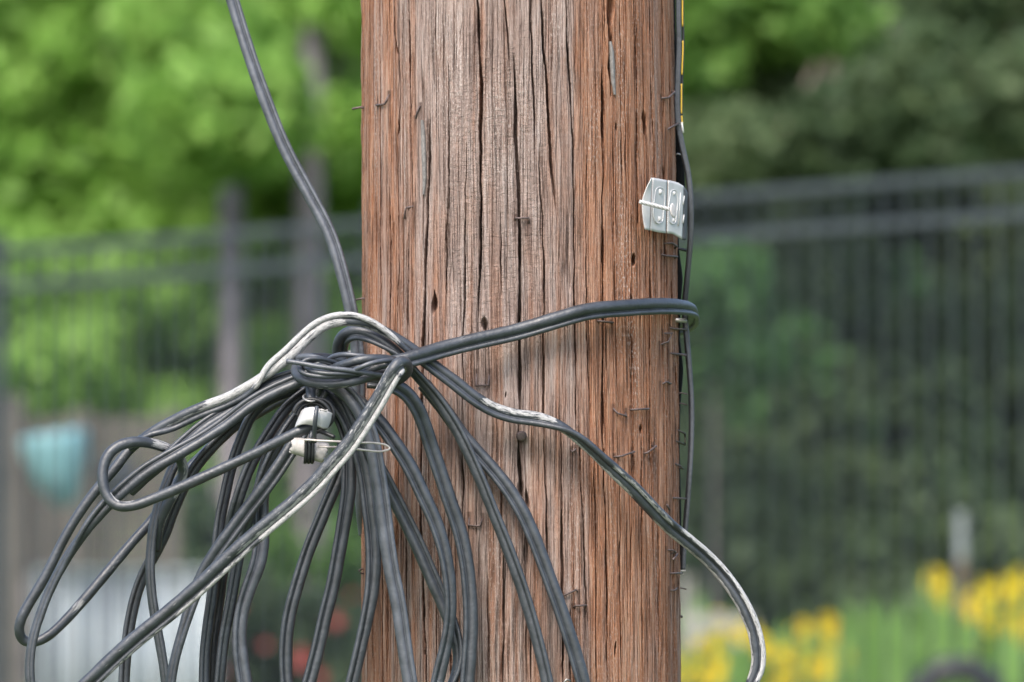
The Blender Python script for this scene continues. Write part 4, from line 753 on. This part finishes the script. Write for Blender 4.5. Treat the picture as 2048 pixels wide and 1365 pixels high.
lathe('bowl', c, [(.0, 0), (.05, 0), (.075, .05), (.08, .12), (.07, .19), (.06, .19), (.0, .15)], M['darkpot'], t)
st_ = empty('plant_stand', (c[0], c[1], gz(c[0], c[1])), 'thin black wire stand holding the slate grey pot', 'plant stand'); stand(st_, (c[0], c[1], c[2] + .01), .055, .95)

# rose bush
def blossom(c, r, pm, parent, n=14, seed=0, name='bloom'):
    rg = np.random.default_rng(seed); V = []; F = []; A = []
    for k in range(n):
        a = 2 * math.pi * k / n + rg.normal() * .1; lay = k % 2; up = .15 + .45 * lay; d = np.array([math.cos(a) * (1 - up * .5), -.35 - .3 * lay, math.sin(a) * (1 - up * .5)]); d /= np.linalg.norm(d)
        s = np.cross(d, [0, -1, 0]); s /= np.linalg.norm(s); R1 = r * (1 - .35 * lay); b0 = len(V)
        V += [c, c + d * R1 * .6 + s * R1 * .28, c + d * R1, c + d * R1 * .6 - s * R1 * .28]; F.append((b0, b0 + 1, b0 + 2, b0 + 3)); A += [rg.random()] * 4
    return mesh_np(name, np.array(V), np.array(F), M[pm], parent, False, {'leaf': np.array(A)})
D = 25.5; p = W(560, 1300, D); zg = float(gz(p[0], p[1])); rose = empty('rose_bush', (p[0], p[1], zg), 'dark leafy rose bush with red blooms at the bottom, left of the pole', 'rose bush')
cs = [W(x, y, D + random.uniform(-.2, .3)) for x, y in [(random.gauss(560, 120), random.gauss(1290, 75)) for _ in range(46)]]
V, F, a = leaves(cs, np.full(len(cs), .13), 7000, .03, 9); mesh_np('foliage', V, F, M['leaf_rose'], rose, False, {'leaf': a})
b = MB()
for k in range(12): limb(b, (p[0] + random.uniform(-.1, .1), p[1], zg), cs[k * 3], .012, .005, .12, k)
b.build('stems', M['bark_brown'], rose, True)
for k, (x, y, r) in enumerate([(388,1192,.042),(372,1338,.055),(475,1212,.032),(606,1316,.06),(668,1240,.045),(452,1345,.03),(640,1352,.035),(530,1290,.026),(700,1190,.024)]):
    blossom(W(x, y, D - .35), r, 'petal_red', rose, 16, k)

# yellow coneflowers (one plant, then copies of it with all its parts)
def flower_plant(seed):
    rg = random.Random(seed); x, y = basexy(1500, 25.6); z = float(gz(x, y)); o = empty('yellow_flower_plant', (x, y, z), 'leafy stem plant with yellow daisy flowers in the bed behind the fence', 'flower', 'yellow daisy plants along the bottom right')
    b = MB(); tops = []
    for k in range(5):
        t = np.array([x + rg.uniform(-.15, .15), y + rg.uniform(-.1, .1), z + rg.uniform(.40, .66)]); limb(b, (x + rg.uniform(-.03, .03), y, z), t, .005, .003, .05, seed + k, 6); tops.append(t)
    b.build('stems', M['leaf_stem'], o, True)
    cs = [[x + rg.uniform(-.12, .12), y + rg.uniform(-.1, .1), z + rg.uniform(.1, .52)] for _ in range(14)]
    V, F, a = leaves(cs, np.full(14, .07), 420, .045, seed, 1, .35); mesh_np('foliage', V, F, M['leaf_blade'], o, False, {'leaf': a})
    for k, t in enumerate(tops):
        fl = blossom(t, rg.uniform(.055, .08), 'petal_yellow', o, 16, seed + k)
        V, F, _ = sweep(np.array([t + [0, -.012, 0], t + [0, -.004, 0], t + [0, .004, 0]]), [.006, .013, .012], 10, True); cn = mesh_np('cone', V - np.array(parent_world(o)), F, M['cone'], None); cn.parent = fl
    return o
M['leaf_stem'] = simple('green_stems', (0.12, 0.2, 0.05), 0.7)
def copy_tree(o, parent=None):
    c = o.copy(); COL.objects.link(c); c.parent = parent
    for ch in [q for q in list(o.children)]: copy_tree(ch, c)
    return c
protos = [flower_plant(s) for s in (3, 4, 5)]
spots = []
for k in range(30):
    px = 1330 + k * 26 + random.uniform(-10, 10); d = random.uniform(24.2, 26.6)
    h = .90 if px < 1650 else (.95 if px < 1880 else 1.17)
    if random.random() > (.72 if px < 1650 else .45 if px < 1890 else 1.0): continue
    spots.append((px, d, h * random.uniform(.92, 1.06)))
for k, (px, d, h) in enumerate(spots):
    o = protos[k] if k < 3 else copy_tree(protos[k % 3]); x, y = basexy(px, d); o.location = (x, y, float(gz(x, y))); o.rotation_euler = (0, 0, random.uniform(-.5, .5)); o.scale = (1, 1, h)
def blade_plant(label, px, py_top, d, n, w, seed):
    x, y = basexy(px, d); z = float(gz(x, y)); o = empty('broad_leaf_plant', (x, y, z), label, 'plant'); ztop_ = W(px, py_top, d)[2]; rg = random.Random(seed)
    for k in range(n):
        a = rg.uniform(-1, 1); L = (ztop_ - z) * rg.uniform(.78, 1.0); q = []; V = []; 
        for t in np.linspace(0, 1, 9):
            c = np.array([x + a * w * t * t * 1.0 + (k - n / 2) * .008, y + rg.uniform(-.01, .01) + .04 * math.sin(k), z + L * t]); ww = .032 * math.sin(math.pi * min(1, .12 + t * .88)) ** .7 + .002
            V += [c - [ww, 0, 0], c + [0, -.008, 0], c + [ww, 0, 0]]
        F = [(3 * i + j, 3 * i + j + 1, 3 * i + j + 4, 3 * i + j + 3) for i in range(8) for j in range(2)]
        mesh_np('blade_leaf', np.array(V), np.array(F), M['leaf_blade'], o, True, {'leaf': np.full(27, rg.uniform(.1, .8))})
blade_plant('upright green leafy plant left of the grey-topped stake', 1775, 1185, 24.0, 20, .15, 1)
blade_plant('tall green leafy plant standing in front of the grey-topped stake', 1890, 1145, 24.1, 20, .14, 2)
blade_plant('small green leafy plant between bench end and yellow flowers', 1560, 1225, 24.6, 9, .1, 3)
blade_plant('green leafy clump close to the right side of the pole above the bench', 1420, 1175, 27.2, 14, .2, 4)
blade_plant('green leafy plant among the yellow flowers, third from the pole', 1655, 1245, 25.0, 10, .1, 5)
blade_plant('green leafy plant between the two tallest leafy plants', 1828, 1225, 25.2, 10, .1, 6)
blade_plant('low green leafy plant at the right edge of the picture', 2010, 1235, 24.2, 10, .1, 7)
blade_plant('low green leafy plant just inside the hanging end of the white-scraped cable', 1480, 1262, 24.4, 9, .1, 8)
# bench end
D = 26.2; p0 = W(1372, 1150, D); bench = empty('garden_bench', W(1430, 1300, D), 'pale grey wooden bench end just right of the pole at the bottom', 'bench')
b = MB(); b.box((p0[0], p0[1], (p0[2] + 1.0) / 2), (.055, .055, p0[2] - 1.0)); b.build('post', M['palewood'], bench)
p1 = W(1500, 1238, D); b = MB(); b.box((p1[0], p1[1], (p1[2] + 1.0) / 2), (.05, .055, p1[2] - 1.0)); b.build('post', M['palewood'], bench)
for yy in (1243, 1277):
    a0 = W(1378, yy, D - .04); a1 = W(1510, yy, D - .04); b = MB(); b.box(((a0[0] + a1[0]) / 2, a0[1], a0[2]), (a1[0] - a0[0], .03, .062)); b.build('slat', M['palewood'], bench)
a0 = W(1378, 1330, D - .3); b = MB(); b.box((a0[0] + .15, a0[1], a0[2]), (.36, .4, .03)); b.build('seat', M['palewood'], bench)
# stake with grey sleeve
D = 25.4; p0 = W(1919, 1025, D); stake = empty('garden_stake', (p0[0], p0[1], float(gz(p0[0], p0[1]))), 'brown wooden stake with a pale grey sleeve on its top, lower right', 'stake')
zc = W(1919, 1122, D)[2]; b = MB(); b.box((p0[0], p0[1], (zc + .95) / 2), (.045, .045, zc - .95)); b.build('shaft', M['brownpost'], stake)
b = MB(); b.box((p0[0], p0[1], (zc + p0[2]) / 2), (.050, .050, p0[2] - zc)); b.build('sleeve', M['greysleeve'], stake, bevel=.006)
# wheel at the bottom right corner
D = 23.4; c = W(1915, 1418, D); wheel = empty('rubber_wheel', c, 'black rubber cart wheel with pale hub at the bottom right corner', 'wheel')
q = np.array([[c[0] + .165 * math.cos(t), c[1], c[2] + .165 * math.sin(t)] for t in np.linspace(0, 2 * math.pi, 49)]); b = MB(); b.tube(q, .055, 14, False); b.build('tyre', M['black'], wheel, True)
q = np.array([c + [0, -.03, 0], c + [0, -.02, 0], c + [0, .02, 0], c + [0, .03, 0]]); b = MB(); b.tube(q, np.array([.04, .06, .06, .04]), 28); b.build('rim', M['greysleeve'], wheel, True)
print('polys', sum(len(o.data.polygons) for o in bpy.data.objects if o.type == 'MESH'))
